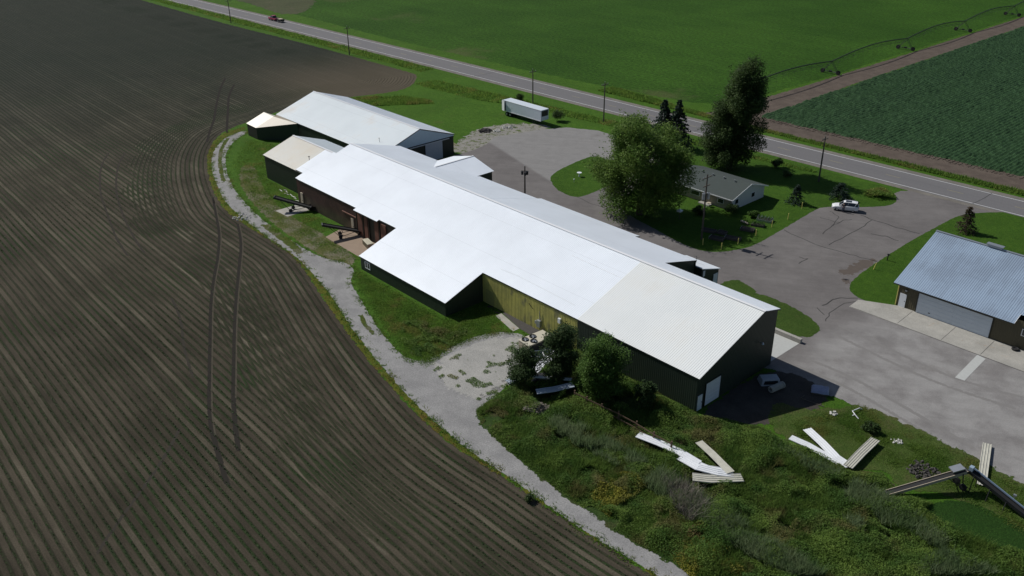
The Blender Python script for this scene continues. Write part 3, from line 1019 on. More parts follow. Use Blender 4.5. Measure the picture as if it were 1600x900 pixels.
sheet('mown_patch', trace([(1432, 800), (1455, 786), (1500, 780), (1545, 796), (1600, 825)]) + [(92, -1)] + trace([(1600, 872), (1560, 862), (1500, 838), (1462, 822)]), .024, M['mown'], cell=.5, rag=.3, smooth=1)
M['dark_dirt'] = gravel_mat('shadow_darkened_dirt', (.045, .04, .035), (.07, .062, .054), rag=.5)  # bare dirt, its colour lowered to paint in the depth of the barn shadow
sheet('shadow_toned_bare_dirt', [(49.4, -5), (49.4, 10.6), (57, 10.4), (59, 7.5), (58, 1), (55, -3), (52, -5.4)], .018, M['dark_dirt'], cell=.5, rag=.5)

# concrete -----------------------------------------------------------------
plate('loading_slab', [(43.6, 10.9), (48.9, 10.9), (48.9, 17.7), (43.6, 17.7)], .028, M['concrete_new'])
AP = trace([(1405, 478), (1341, 468.5), (1326.5, 479.5), (1526, 553.8)]) + [(90, 32.3), (90, 37.7)]
plate('concrete_apron', AP, .030, M['concrete'])
plate('concrete_walk', [at(1527, 554.5), at(1540, 561), at(1507, 595), at(1492, 590)], .030, M['concrete_new'])
strip('slab_joint', [(48.2, 32.25), (67, 32.2), (90, 32.2)], .1, .034, M['tar'])
strip('slab_joint', [(55.0, 37.3), (55.2, 32.5)], .06, .034, M['tar'])
strip('slab_joint', [(61.2, 37.3), (61.4, 32.5)], .06, .034, M['tar'])
strip('slab_joint', [(66.4, 37.3), (66.6, 32.5)], .06, .034, M['tar'])
plate('conveyor_slab', [(-42.6, -10.1), (-42.6, -5.3), (-38.6, -5.3), (-38.6, -9.9)], .028, M['concrete'])
plate('conveyor_slab', [(-25.9, -9.8), (-27.4, -5.05), (-11.3, -5.05), (-11.3, -10.2), (-15, -10.1)], .028, M['concrete_tan'])
plate('stepping_slab', [(15.2, -7.0), (15.2, -5.9), (20.2, -7.0), (20.2, -8.2)], .03, M['concrete'])
plate('stepping_slab', [(11.2, -6.0), (11.2, -5.2), (15.0, -5.2), (15.0, -6.4)], .026, M['dark_dirt'])
plate('gravel_strip', [(15.0, -5.05), (23.5, -5.05), (24, -7.2), (20.4, -7.0), (15.4, -5.8)], .026, M['rubble_dark'])
# ------------------------------------------------------------------ long storage barn
RY, RZ = 7.06, 9.11
KL, KR = .3485, .27


def zl(y):
    return RZ - KL * (RY - y)


def zr(y):
    return RZ - KR * (y - RY)


barn = thing('storage_barn', 'very long white metal roofed storage barn with stepped eaves in the middle of the yard', 'barn')
cosL, cosR = math.sqrt(1 + KL * KL), math.sqrt(1 + KR * KR)


def slopeL(mb, x0, x1, ye, yr=RY):
    mb.ribs((x0, yr, zl(yr)), (1, 0, 0), x1 - x0, (0, -1, -KL), (0, -KL, 1), [(0, 0), (x1 - x0, 0)], [(0, (yr - ye) * cosL), (x1 - x0, (yr - ye) * cosL)])
    return mb


def slopeR(mb, x0, x1, ye, y0=RY):
    mb.ribs((x0, y0, zr(y0)), (1, 0, 0), x1 - x0, (0, 1, -KR), (0, KR, 1), [(0, 0), (x1 - x0, 0)], [(0, (ye - y0) * cosR), (x1 - x0, (ye - y0) * cosR)])
    return mb


LEFT = [(-45.9, -43.3, -3.3, 3.4), (-43.3, -42.4, -4.95, 3.7), (-42.4, -23, -5.0, RY), (-23, -16, -5.6, RY), (-16, -11.2, -5.1, RY), (-11.2, 10.7, -12.5, RY), (10.7, 29.7, -5.42, RY)]
mb = MB()
for x0, x1, ye, yr in LEFT:
    slopeL(mb, x0, x1, ye, yr)
rf = mb.build('roof', M['white_roof'], barn)
rf['label'] = 'bright white ribbed roof slope'
o = slopeL(MB(), 29.7, 49.45, -5.42).build('roof', M['cream_roof'], barn)
o['label'] = 'cream ribbed roof slope of the newer end bay'
RIGHT = [(-42.4, -30, 18.3), (-30, -18, 17.6), (-18, -2.8, 18.4), (-2.8, 19.2, 19.3), (19.2, 31.0, 18.1), (31.0, 49.45, 10.6)]
mb = MB()
for x0, x1, ye in RIGHT:
    slopeR(mb, x0, x1, ye)
o = mb.build('roof', M['white_roof'], barn)
o['label'] = 'shaded far roof slope'
mb = MB()
mb.bar((-42.45, RY, RZ + .035), (49.5, RY, RZ + .035), .42, .05)
mb.build('ridge_cap', M['trim_white'], barn)
# fascia under the eaves and up the gable edges
mb = MB()
for x0, x1, ye, yr in LEFT + [(29.7, 49.45, -5.42, RY)]:
    mb.bar((x0, ye + .03, zl(ye) - .10), (x1, ye + .03, zl(ye) - .10), .05, .16)
for x0, x1, ye in RIGHT:
    mb.bar((x0, ye - .03, zr(ye) - .10), (x1, ye - .03, zr(ye) - .10), .05, .16)
mb.bar((49.42, -5.42, zl(-5.42) - .10), (49.42, RY, RZ - .10), .06, .16)
mb.bar((49.42, RY, RZ - .10), (49.42, 10.6, zr(10.6) - .10), .06, .16)
mb.bar((10.67, -12.5, zl(-12.5) - .10), (10.67, -5.42, zl(-5.42) - .10), .05, .16)
mb.bar((-11.17, -12.5, zl(-12.5) - .10), (-11.17, -5.1, zl(-5.1) - .10), .05, .16)
mb.bar((30.97, 10.6, zr(10.6) - .10), (30.97, 18.1, zr(18.1) - .10), .05, .16)
mb.build('eave_trim', M['green_trim'], barn)


def wall(name, p0, p1, z0, tops, mat, parent, nrm, label=None, loc=None, period=.3):
    L = math.hypot(p1[0] - p0[0], p1[1] - p0[1])
    mb = MB().ribs((p0[0], p0[1], z0), (p1[0] - p0[0], p1[1] - p0[1], 0), L, (0, 0, 1), nrm, [(0, 0), (L, 0)], [(s, t - z0) for s, t in tops], period=period)
    o = mb.build(name, mat, parent, loc)
    if label:
        o['label'] = label
    return o


S, E_, N_, W_ = (0, -1, 0), (1, 0, 0), (0, 1, 0), (-1, 0, 0)
YW = -5.32
wall('wall', (29.7, YW), (49.2, YW), 0, [(0, zl(YW) - .03), (19.5, zl(YW) - .03)], M['green_wall'], barn, S, 'dark green long wall of the newer bay')
wall('wall', (10.5, YW), (29.7, YW), 0, [(0, zl(YW) - .03), (19.2, zl(YW) - .03)], M['yellow_wall'], barn, S, 'faded yellow ribbed wall')
wall('wall', (49.2, YW), (49.2, 10.4), 0, [(0, zl(YW) - .03), (RY - YW, RZ - .03), (10.4 - YW, zr(10.4) - .03)], M['green_wall'], barn, E_, 'dark green gable end wall')
wall('wall', (49.2, 10.4), (30.8, 10.4), 0, [(0, zr(10.4) - .03), (18.4, zr(10.4) - .03)], M['green_wall'], barn, N_)
wall('wall', (30.8, 10.4), (30.8, 17.9), 0, [(0, zr(10.4) - .03), (7.5, zr(17.9) - .03)], M['green_wall'], barn, E_)
wall('wall', (-11.0, -12.35), (10.5, -12.35), 0, [(0, zl(-12.35) - .03), (21.5, zl(-12.35) - .03)], M['green_wall'], barn, S, 'low dark green wall of the front wing')
wall('wall', (10.5, -12.35), (10.5, YW), 0, [(0, zl(-12.35) - .03), (12.35 + YW, zl(YW) - .03)], M['green_wall'], barn, E_)
wall('wall', (-11.0, YW + .3), (-11.0, -12.35), 0, [(0, zl(YW + .3) - .03), (12.35 + YW + .3, zl(-12.35) - .03)], M['rust_wall'], barn, W_)
wall('wall', (-43.2, -4.85), (-23, -4.85), 0, [(0, zl(-4.85) - .03), (20.2, zl(-4.85) - .03)], M['red_wall'], barn, S, 'dark red brown weathered wall')
wall('wall', (-43.2, 3.6), (-43.2, -4.85), 0, [(0, zl(3.6) - .03), (8.45, zl(-4.85) - .03)], M['red_wall'], barn, W_)
wall('wall', (-23, -5.0), (-11.0, -5.0), 0, [(0, zl(-5.0) - .03), (12, zl(-5.0) - .03)], M['brown_wall'], barn, S)
wall('wall', (-42.2, RY), (-42.2, 18.2), 0, [(0, RZ - .03), (18.2 - RY, zr(18.2) - .03)], M['green_wall'], barn, W_)
for x0, x1, ye in RIGHT[:-1]:
    wall('wall', (x1, ye - .2), (x0, ye - .2), 0, [(0, zr(ye - .2) - .03), (x1 - x0, zr(ye - .2) - .03)], M['green_wall'], barn, N_)
# rust red panels and posts beside the second conveyor
mb = MB()
for x0, x1 in ((-22.6, -21.2), (-20.6, -19.6), (-17.5, -16.4), (-15.7, -14.2)):
    mb.bb(x0, x1, -5.16, -5.03, .05, 4.3)
mb.build('wall_panel', M['rust_wall'], barn)
for x in (-22.9, -20.9, -19.2, -16.1):
    MB().bb(x - .09, x + .09, -5.2, -5.03, 0, 4.4).build('wall_post', M['brown_wall'], barn)
mb = MB().bb(-27.6, -22.8, -5.1, -4.9, 2.95, 3.1)
mb.build('door_track', M['rust_wall'], barn)
for x in (-41.9, -24.9):
    d = MB().bb(x, x + .75, -5.06, -4.89, 0, 2.5).build('door', M['wood_pale'], barn)
    d['label'] = 'pale weathered plank door'
    MB().bb(x + .55, x + .62, -5.12, -5.06, 1.0, 1.15).build('handle', M['dark_metal'], d)
# end wall doors and lamp
d = MB()
d.bb(49.22, 49.29, -3.66, -.8, 0.12, 3.25)
for k in range(1, 5):
    d.bb(49.29, 49.31, -3.6, -.86, .12 + k * .625 - .02, .12 + k * .625 + .02)
d = d.build('garage_door', M['door_white'], barn)
mb = MB()
mb.bb(49.22, 49.33, -3.76, -3.66, 0, 3.35).bb(49.22, 49.33, -.8, -.7, 0, 3.35).bb(49.22, 49.33, -3.66, -.8, 3.25, 3.35)
mb.build('door_frame', M['green_trim'], d)
d = MB().bb(49.22, 49.29, -5.08, -4.22, .05, 2.1).build('entry_door', M['door_white'], barn)
MB().bb(49.29, 49.36, -4.38, -4.30, 1.0, 1.1).build('handle', M['dark_metal'], d)
mb = MB()
mb.bar((49.25, 6.95, 4.7), (49.7, 6.95, 4.8), .06, .06)
mb.cyl((49.7, 6.95, 4.86), (49.75, 6.95, 4.6), .1, .2)
mb.build('wall_lamp', M['galv'], barn)
# wing window
w_ = MB()
w_.bb(-9.75, -8.35, -12.42, -12.37, .70, .80).bb(-9.75, -8.35, -12.42, -12.37, 1.80, 1.90).bb(-9.75, -9.65, -12.42, -12.37, .80, 1.80).bb(-8.45, -8.35, -12.42, -12.37, .80, 1.80).bb(-9.1, -9.0, -12.42, -12.37, .80, 1.80)
w_ = w_.build('window', M['trim_white'], barn)
MB().bb(-9.66, -8.44, -12.40, -12.375, .79, 1.81).build('pane', M['glass'], w_)
# patched panel and wall fittings on the yellow wall
o = MB().bb(11.2, 13.1, YW - .06, YW - .03, .15, 2.3).build('wall_patch', flat('olive_yellow_panel', (.34, .32, .11), .6), barn)
mb = MB()
mb.bb(22.3, 22.95, YW - .42, YW - .05, .75, 1.75)
mb.bb(21.75, 22.05, YW - .22, YW - .05, .95, 1.4)
mb.bar((22.6, YW - .12, 1.75), (22.6, YW - .12, 3.1), .06, .06)
mb.build('meter_box', M['galv'], barn)
mb = MB().bb(26.3, 26.75, YW - .3, YW - .04, 2.9, 3.6)
mb.build('fan_hood', M['door_white'], barn)
mb = MB().bar((20.4, YW - .06, 3.5), (21.3, YW - .06, 2.9), .05, .05)
mb.build('wall_bracket', M['black_metal'], barn)
# sun faded repair seams on the roof
for a, b in (((12.6, -3.6), (16.0, -3.4)), ((16.0, -3.4), (27.6, -3.7)), ((20.0, 3.4), (29.4, 3.2))):
    MB().bar((a[0], a[1], zl(a[1]) + .035), (b[0], b[1], zl(b[1]) + .035), .05, .012).build('roof_seam', M['trim_white'], barn)

# white gabled loading porch behind the barn
por = thing('loading_porch', 'small bright white gabled porch joined to the far side of the long barn', 'porch', (-24, 20, 0))
L0 = (-24, 20, 0)
ez, pz, xl, xr, yo = 6.15, 7.62, -29.9, -18.1, 22.0
for nm, xe, sg in (('near', xr, 1), ('far', xl, -1)):
    half = (xr - xl) / 2
    k = (pz - ez) / half
    yi_r, yi_e = 12.6, 17.75
    v = [(-24, yi_r, pz + .01), (-24, yo, pz), (xe, yo, ez), (xe, yi_e, ez + .02)]
    o = MB().add(v, [(0, 1, 2, 3) if sg < 0 else (3, 2, 1, 0)]).build('roof', M['white_roof'], por, L0)
mb = MB().bar((-24, 13.0, pz + .04), (-24, yo, pz + .03), .3, .04)
mb.build('ridge_cap', M['trim_white'], por, L0)
wall('wall', (xr - .25, 17.5), (xr - .25, yo - .3), 0, [(0, ez - .03), (yo - .3 - 17.5, ez - .03)], M['green_wall'], por, E_, loc=L0)
wall('wall', (xl + .25, yo - .3), (xl + .25, 17.5), 0, [(0, ez - .03), (yo - .3 - 17.5, ez - .03)], M['green_wall'], por, W_, loc=L0)
wall('wall', (xr - .25, yo - .3), (xl + .25, yo - .3), 0, [(0, ez + .02), ((xr - xl) / 2 - .25, pz - .05), (xr - xl - .5, ez + .02)], M['green_wall'], por, N_, loc=L0)

# little entry shed
es = thing('entry_shed', 'small dark green lean-to entry with pale sloping roof behind the long barn', 'shed', (30, 20, 0))
L0 = (30, 20, 0)
MB().add([(26.0, 17.95, 5.24), (32.3, 17.95, 5.24), (32.3, 22.4, 3.86), (26.0, 22.4, 3.86), (26.0, 17.95, 5.12), (32.3, 17.95, 5.12), (32.3, 22.4, 3.74), (26.0, 22.4, 3.74)],
         [(0, 1, 2, 3), (7, 6, 5, 4), (0, 4, 5, 1), (1, 5, 6, 2), (2, 6, 7, 3), (3, 7, 4, 0)]).build('roof', M['white_roof'], es, L0)
wall('wall', (32.1, 18.0), (32.1, 22.2), 0, [(0, 5.05), (4.2, 3.78)], M['green_wall'], es, E_, loc=L0)
wall('wall', (32.1, 22.2), (26.2, 22.2), 0, [(0, 3.78), (5.9, 3.78)], M['green_wall'], es, N_, loc=L0)
wall('wall', (30.85, 17.99), (32.1, 17.99), 0, [(0, 5.1), (1.25, 5.1)], M['green_wall'], es, S, loc=L0)
d = MB().bb(32.13, 32.2, 20.9, 21.95, .95, 3.3).build('door', M['door_white'], es, L0)
MB().bb(32.2, 32.26, 21.0, 21.08, 1.9, 2.0).build('handle', M['dark_metal'], d, L0)
MB().bb(32.13, 32.18, 18.25, 18.7, 3.8, 4.7).build('vent_panel', M['door_white'], es, L0)
mb = MB()
mb.cyl((29.4, 20.2, 4.5), (29.4, 20.2, 5.6), .03)
mb.bar((28.9, 20.2, 5.4), (29.9, 20.2, 5.4), .03, .03).bar((29.1, 20.2, 5.1), (29.7, 20.2, 5.1), .03, .03)
mb.build('aerial', M['dark_metal'], es, L0)

# dock retaining wall
dw = plate('dock_wall', [(38.0, 17.75), (49.0, 17.75), (49.0, 18.25), (38.0, 18.25)], .62, M['concrete'], kind=None, thick=.66)
tag(dw, 'low concrete retaining wall between the dock slab and the grass behind the near barn end', 'wall')

# ------------------------------------------------------------------ gable barns at the far end


def gable_barn(root, L0, x0, x1, ylo, yhi, ym, ez_lo, ez_hi, pz, roof, roof2, wallm, ends=('E', 'W')):
    out = {}
    mb = MB()
    c1 = math.hypot(ym - ylo, pz - ez_lo)
    mb.ribs((x0, ym, pz), (1, 0, 0), x1 - x0, (0, -(ym - ylo), -(pz - ez_lo)), (0, -(pz - ez_lo), ym - ylo), [(0, 0), (x1 - x0, 0)], [(0, c1), (x1 - x0, c1)])
    out['roof'] = mb.build('roof', roof, root, L0)
    mb = MB()
    c2 = math.hypot(yhi - ym, pz - ez_hi)
    mb.ribs((x0, ym, pz), (1, 0, 0), x1 - x0, (0, yhi - ym, -(pz - ez_hi)), (0, pz - ez_hi, yhi - ym), [(0, 0), (x1 - x0, 0)], [(0, c2), (x1 - x0, c2)])
    out['roof2'] = mb.build('roof', roof2, root, L0)
    MB().bar((x0, ym, pz + .03), (x1, ym, pz + .03), .36, .05).build('ridge_cap', M['trim_white'], root, L0)
    mb = MB()
    mb.bar((x0, ylo + .03, ez_lo - .1), (x1, ylo + .03, ez_lo - .1), .05, .16)
    mb.bar((x0, yhi - .03, ez_hi - .1), (x1, yhi - .03, ez_hi - .1), .05, .16)
    for x in (x0 + .03, x1 - .03):
        mb.bar((x, ylo, ez_lo - .1), (x, ym, pz - .1), .05, .16).bar((x, ym, pz - .1), (x, yhi, ez_hi - .1), .05, .16)
    mb.build('eave_trim', M['green_trim'], root, L0)
    i = .2
    wl_, wh_ = ylo + i, yhi - i
    zlo = ez_lo + (pz - ez_lo) * i / (ym - ylo) - .03
    zhi = ez_hi + (pz - ez_hi) * i / (yhi - ym) - .03
    wall('wall', (x0 + i, wl_), (x1 - i, wl_), 0, [(0, zlo), (x1 - x0 - 2 * i, zlo)], wallm, root, S, loc=L0)
    wall('wall', (x1 - i, wh_), (x0 + i, wh_), 0, [(0, zhi), (x1 - x0 - 2 * i, zhi)], wallm, root, N_, loc=L0)
    if 'E' in ends:
        wall('wall', (x1 - i, wl_), (x1 - i, wh_), 0, [(0, zlo), (ym - wl_, pz - .03), (wh_ - wl_, zhi)], wallm, root, E_, loc=L0)
    if 'W' in ends:
        wall('wall', (x0 + i, wh_), (x0 + i, wl_), 0, [(0, zhi), (wh_ - ym, pz - .03), (wh_ - wl_, zlo)], wallm, root, W_, loc=L0)
    return out


L0 = (-52, 4, 0)
tb = thing('storage_barn', 'rust stained tan roofed barn joined to the far left end of the long white barn', 'barn', L0)
o = gable_barn(tb, L0, -59.75, -42.6, -2.75, 11.5, 4.38, 4.9, 4.9, 7.36, M['tan_roof'], M['grey_roof'], M['green_wall'], ('W',))
o['roof2'].data.materials[0] = M['far_roof']
mb = MB().cyl((-46.6, .2, 5.8), (-46.6, .2, 7.0), .05).box((-46.6, .2, 7.05), (.25, .25, .12))
mb.build('roof_pipe', M['dark_metal'], tb, L0)
L0 = (-65, 25, 0)
fb_ = thing('storage_barn', 'far weathered white barn with a white upper gable over a pale sliding door', 'barn', L0)
o = gable_barn(fb_, L0, -86.4, -44.75, 14.76, 34.1, 25.13, 4.12, 4.6, 7.62, M['far_roof'], M['white_roof'], M['green_wall'])
# white sheeted upper gable
mb = MB()
mb.ribs((-44.86, 15.2, 4.25), (0, 1, 0), 18.7, (0, 0, 1), (1, 0, 0), [(0, 0), (18.7, 0)], [(0, .02), (9.93, 3.27), (18.7, .40)], h=.02)
o = mb.build('gable_panel', M['gable_sheet'], fb_, L0)
o['label'] = 'white sheeted upper gable'
MB().bb(-44.86, -44.74, 15.1, 33.95, 4.12, 4.26).build('gable_trim', M['green_trim'], fb_, L0)
MB().bb(-44.9, -44.66, 22.4, 32.6, 3.92, 4.08).build('door_track', M['trim_white'], fb_, L0)
d = MB().bb(-44.88, -44.76, 26.3, 30.75, .1, 3.9).build('sliding_door', M['door_grey'], fb_, L0)
MB().bb(-44.76, -44.7, 26.5, 26.6, 1.4, 1.7).build('handle', M['dark_metal'], d, L0)
MB().bb(-44.88, -44.78, 20.3, 22.1, .1, 3.9).build('side_door', M['door_grey'], fb_, L0)
mb = MB().cyl((-49.5, 18.2, 5.1), (-49.5, 18.2, 6.2), .04).bar((-49.8, 18.2, 6.0), (-49.2, 18.2, 6.0), .03, .03)
mb.build('roof_pipe', M['dark_metal'], fb_, L0)
# link shed at its far left corner
L0 = (-85, 11, 0)
ls = thing('link_shed', 'small tan rust streaked shed with an angled wall joined to the far barn', 'shed', L0)
A, B, E2, G_ = (-88.7, 8.3, 2.85), (-84.2, 8.3, 2.75), (-87.3, 12.3, 4.95), (*at(427, 182, 4.85), 4.85)
C_, D_ = (*at(464.4, 193.1, 4.2), 4.2), (*at(433, 179.4, 4.7), 4.7)
mb = MB().add([A, B, E2, G_], [(0, 1, 3, 2)]).add([B, C_, D_, G_], [(0, 1, 2, 3)])
mb.build('roof', M['link_roof'], ls, L0)
MB().add([E2, G_, (G_[0], 15.6, 3.5), (-87.6, 15.6, 3.3)], [(0, 1, 2, 3)]).add([G_, D_, (G_[0], 15.6, 3.5)], [(0, 1, 2)]).build('roof', M['tan_roof'], ls, L0)


def vwall(name, a, b, mat, par, L0, dz=.04):
    d = Vector((b[0] - a[0], b[1] - a[1], 0))
    L = d.length
    return MB().ribs((a[0], a[1], 0), d, L, (0, 0, 1), (d.y, -d.x, 0), [(0, 0), (L, 0)], [(0, a[2] - dz), (L, b[2] - dz)]).build(name, mat, par, L0)


vwall('wall', (-88.6, 8.4, 2.85), (-84.2, 8.4, 2.75), M['brown_wall'], ls, L0)
vwall('wall', (-84.2, 8.4, 2.75), (C_[0] - .05, C_[1] + .1, 4.2), M['green_wall'], ls, L0)
vwall('wall', (-87.5, 15.5, 3.3), (-88.6, 8.4, 2.85), M['brown_wall'], ls, L0)
MB().bar((A[0] - .03, A[1], A[2] - .1), (E2[0] - .03, E2[1], E2[2] - .1), .06, .14).build('eave_trim', M['brown_wall'], ls, L0)

# ------------------------------------------------------------------ garage with grey roof
L0 = (61, 48, 0)
gb = thing('garage_building', 'grey metal roofed garage with a very wide pale door on a concrete apron', 'garage', L0)
gy0, gym, gy1, gz0, gz1 = 36.75, 48.1, 59.4, 3.72, 8.4
gk = (gz1 - gz0) / (gym - gy0)
mb = MB()
gl_ = math.hypot(gym - gy0, gz1 - gz0)
mb.ribs((51.8, gym, gz1), (1, 0, 0), 16.5, (0, -1, -gk), (0, -gk, 1), [(0, 0), (16.5, 0)], [(0, gl_), (16.5, gl_)], h=.02)
sh = 1.7 * math.hypot(1, gk)
mb.ribs((68.3, gym, gz1), (1, 0, 0), 9.7, (0, -1, -gk), (0, -gk, 1), [(0, 0), (9.7, 0)], [(0, gl_ - sh), (9.7, gl_ - sh)], h=.02)
mb.build('roof', M['grey_roof'], gb, L0)
mb = MB()
mb.ribs((51.8, gym, gz1), (1, 0, 0), 26.2, (0, 1, -gk), (0, gk, 1), [(0, 0), (26.2, 0)], [(0, gl_), (26.2, gl_)], h=.03)
mb.build('roof', M['grey_roof'], gb, L0)
MB().bar((51.75, gym, gz1 + .04), (78, gym, gz1 + .04), .4, .05).build('ridge_cap', M['galv'], gb, L0)
for x in (60.2, 70.3):
    mb = MB()
    mb.box((x, gym, gz1 + .22), (2.0, .5, .3)).box((x, gym, gz1 + .42), (2.3, .8, .07))
    mb.build('ridge_vent', M['galv'], gb, L0)
wy = 37.65
wz = gz0 + (wy - gy0) * gk - .04
wall('wall', (52.3, wy), (77.7, wy), 0, [(0, wz), (25.4, wz)], M['olive_wall'], gb, S, loc=L0)
wall('wall', (52.3, 59), (52.3, wy), 0, [(0, gz0 + .1), (59 - gym, gz1 - .05), (59 - wy, wz)], M['olive_wall'], gb, W_, loc=L0)
wall('wall', (77.7, wy), (77.7, 59), 0, [(0, wz), (gym - wy, gz1 - .05), (59 - wy, gz0 + .1)], M['olive_wall'], gb, E_, loc=L0)
wall('wall', (77.7, 59), (52.3, 59), 0, [(0, gz0 + .1), (25.4, gz0 + .1)], M['olive_wall'], gb, N_, loc=L0)
mb = MB().bar((51.8, gy0 + .03, gz0 - .09), (68.3, gy0 + .03, gz0 - .09), .05, .16).bar((51.83, gy0, gz0 - .1), (51.83, gym, gz1 - .1), .05, .16).bar((51.83, gym, gz1 - .1), (51.83, gy1, gz0 - .1), .05, .16)
mb.build('eave_trim', M['brown_wall'], gb, L0)
MB().bar((68.33, gy0, gz0 + .05), (68.33, gy0 + 1.7, gz0 + .05 + 1.7 * gk), .05, .12).build('gable_flashing', M['trim_white'], gb, L0)
d = MB()
d.bb(55.35, 65.45, wy - .09, wy - .04, .04, 3.05)
for k in range(1, 5):
    d.bb(55.4, 65.4, wy - .105, wy - .09, .04 + k * .6 - .012, .04 + k * .6 + .012)
d.bb(60.35, 60.41, wy - .105, wy - .09, .05, 3.0)
d = d.build('garage_door', M['trailer_white'], gb, L0)
d['label'] = 'very wide pale blue white sectional garage door'
mb = MB().bb(55.22, 55.35, wy - .12, wy - .04, 0, 3.15).bb(65.45, 65.58, wy - .12, wy - .04, 0, 3.15).bb(55.35, 65.45, wy - .12, wy - .04, 3.05, 3.15)
mb.build('door_frame', M['brown_wall'], d, L0)
MB().bb(57.1, 57.35, wy - .13, wy - .105, .5, .62).build('handle', M['dark_metal'], d, L0)
d = MB().bb(52.72, 53.68, wy - .1, wy - .04, .04, 2.1).build('entry_door', M['door_white'], gb, L0)
MB().bb(53.5, 53.58, wy - .15, wy - .1, 1.0, 1.1).build('handle', M['dark_metal'], d, L0)
MB().bb(52.25, 52.37, wy - .1, wy + .02, 0, wz).build('corner_trim', M['yellow_paint'], gb, L0)
w_ = MB().bb(69.2, 70.6, wy - .09, wy - .04, 2.0, 3.0).build('window', M['trim_white'], gb, L0)
MB().bb(69.3, 70.5, wy - .1, wy - .088, 2.08, 2.92).build('pane', M['glass'], w_, L0)
MB().box((53.5, wy - .12, 2.75), (.3, .2, .2)).build('wall_lamp', M['galv'], gb, L0)

# ------------------------------------------------------------------ white house
L0 = (7.5, 55, 0)
hs = thing('house', 'small white house with a low grey green shingle roof behind the leafy trees', 'house', L0)
hx0, hx1, hy0, hym, hy1, hz0, hz1 = .2, 15.2, 49.7, 55.35, 61.0, 2.3, 4.05
for ye in (hy0, hy1):
    sg = 1 if ye < hym else -1
    v = [(hx0, hym, hz1), (hx1, hym, hz1), (hx1, ye, hz0), (hx0, ye, hz0), (hx0, hym, hz1 - .14), (hx1, hym, hz1 - .14), (hx1, ye, hz0 - .14), (hx0, ye, hz0 - .14)]
    f = [(0, 3, 2, 1), (4, 5, 6, 7), (0, 4, 7, 3), (1, 2, 6, 5), (2, 3, 7, 6)]
    if sg < 0:
        f = [t[::-1] for t in f]
    MB().add(v, f).build('roof', M['shingle'], hs, L0)


def hz(y):
    return hz0 + (hz1 - hz0) * (1 - abs(y - hym) / (hym - hy0)) - .15


wx0, wx1, wy0, wy1 = .6, 14.75, 50.25, 60.45
MB().add([(wx1, wy0, 0), (wx1, wy1, 0), (wx1, wy1, hz(wy1)), (wx1, hym, hz(hym)), (wx1, wy0, hz(wy0))], [(0, 1, 2, 3, 4)]).build('wall', M['house_wall'], hs, L0)
MB().add([(wx0, wy1, 0), (wx0, wy0, 0), (wx0, wy0, hz(wy0)), (wx0, hym, hz(hym)), (wx0, wy1, hz(wy1))], [(0, 1, 2, 3, 4)]).build('wall', M['house_wall'], hs, L0)
MB().add([(wx0, wy0, 0), (wx1, wy0, 0), (wx1, wy0, hz(wy0)), (wx0, wy0, hz(wy0))], [(0, 1, 2, 3)]).build('wall', M['house_tan'], hs, L0)
MB().add([(wx1, wy1, 0), (wx0, wy1, 0), (wx0, wy1, hz(wy1)), (wx1, wy1, hz(wy1))], [(0, 1, 2, 3)]).build('wall', M['house_wall'], hs, L0)
mb = MB().bar((hx0, hy0 - .02, hz0 - .07), (hx1, hy0 - .02, hz0 - .07), .06, .16).bar((hx1 + .03, hy0, hz0 - .07), (hx1 + .03, hym, hz1 - .07), .05, .18).bar((hx1 + .03, hym, hz1 - .07), (hx1 + .03, hy1, hz0 - .07), .05, .18)
mb.build('eave_trim', M['trim_white'], hs, L0)
for y0, y1 in ((51.1, 52.2), (56.2, 57.3)):
    w_ = MB().bb(wx1 + .01, wx1 + .07, y0, y1, 1.0, 2.0).build('window', M['trim_white'], hs, L0)
    MB().bb(wx1 + .06, wx1 + .085, y0 + .09, y1 - .09, 1.09, 1.91).build('pane', M['glass'], w_, L0)
for x0, x1 in ((5.6, 7.6), (11.6, 13.0)):
    w_ = MB().bb(x0, x1, wy0 - .07, wy0 - .01, .85, 1.75).build('window', M['trim_white'], hs, L0)
    MB().bb(x0 + .1, x1 - .1, wy0 - .085, wy0 - .06, .94, 1.66).build('pane', M['glass'], w_, L0)
hk = (hz1 - hz0) / (hym - hy0)
for x in (2.1, 4.7, 7.1, 9.6, 12.0):
    y = hym - .75
    z = hz1 - .75 * hk
    mb = MB().cyl((x, y, z - .05), (x, y, z + .3), .12, .12).cyl((x, y, z + .3), (x, y, z + .36), .17, .17)
    mb.build('roof_vent', M['galv'], hs, L0)
MB().box((9.4, 49.9, .12), (2.4, 1.6, .2)).build('door_step', M['concrete'], hs, L0)
# ------------------------------------------------------------------ semi trailer
tr = thing('semi_trailer', 'long white box semi trailer parked on the grass beyond the gravel lot', 'trailer', (-53.8, 63.05, 0), R(.4))
hl, hw = 6.65, 1.27
mb = MB().bb(-hl, hl, -hw, hw, 1.2, 3.72)
for k in range(1, 22):
    x = -hl + k * 2 * hl / 22
    mb.bb(x - .02, x + .02, -hw - .012, -hw, 1.3, 3.66)
bx = mb.build('cargo_box', M['trailer_white'], tr)
mb = MB().bb(-hl - .01, hl + .01, -hw - .03, -hw + .06, 3.64, 3.76).bb(-hl - .01, hl + .01, hw - .06, hw + .03, 3.64, 3.76).bb(-hl - .01, hl + .01, -hw - .03, -hw + .04, 1.12, 1.26).bb(-hl, hl, hw - .04, hw + .03, 1.12, 1.26)
mb.build('rail', M['trim_white'], tr)
MB().bb(hl + .005, hl + .05, -.95, 1.05, 2.2, 3.5).build('cooling_grille', M['dark_metal'], tr)
MB().box((-hl + .42, -hw - .22, 2.45), (1.15, .05, 2.45), rz=R(-14)).build('rear_door', M['trim_white'], tr)
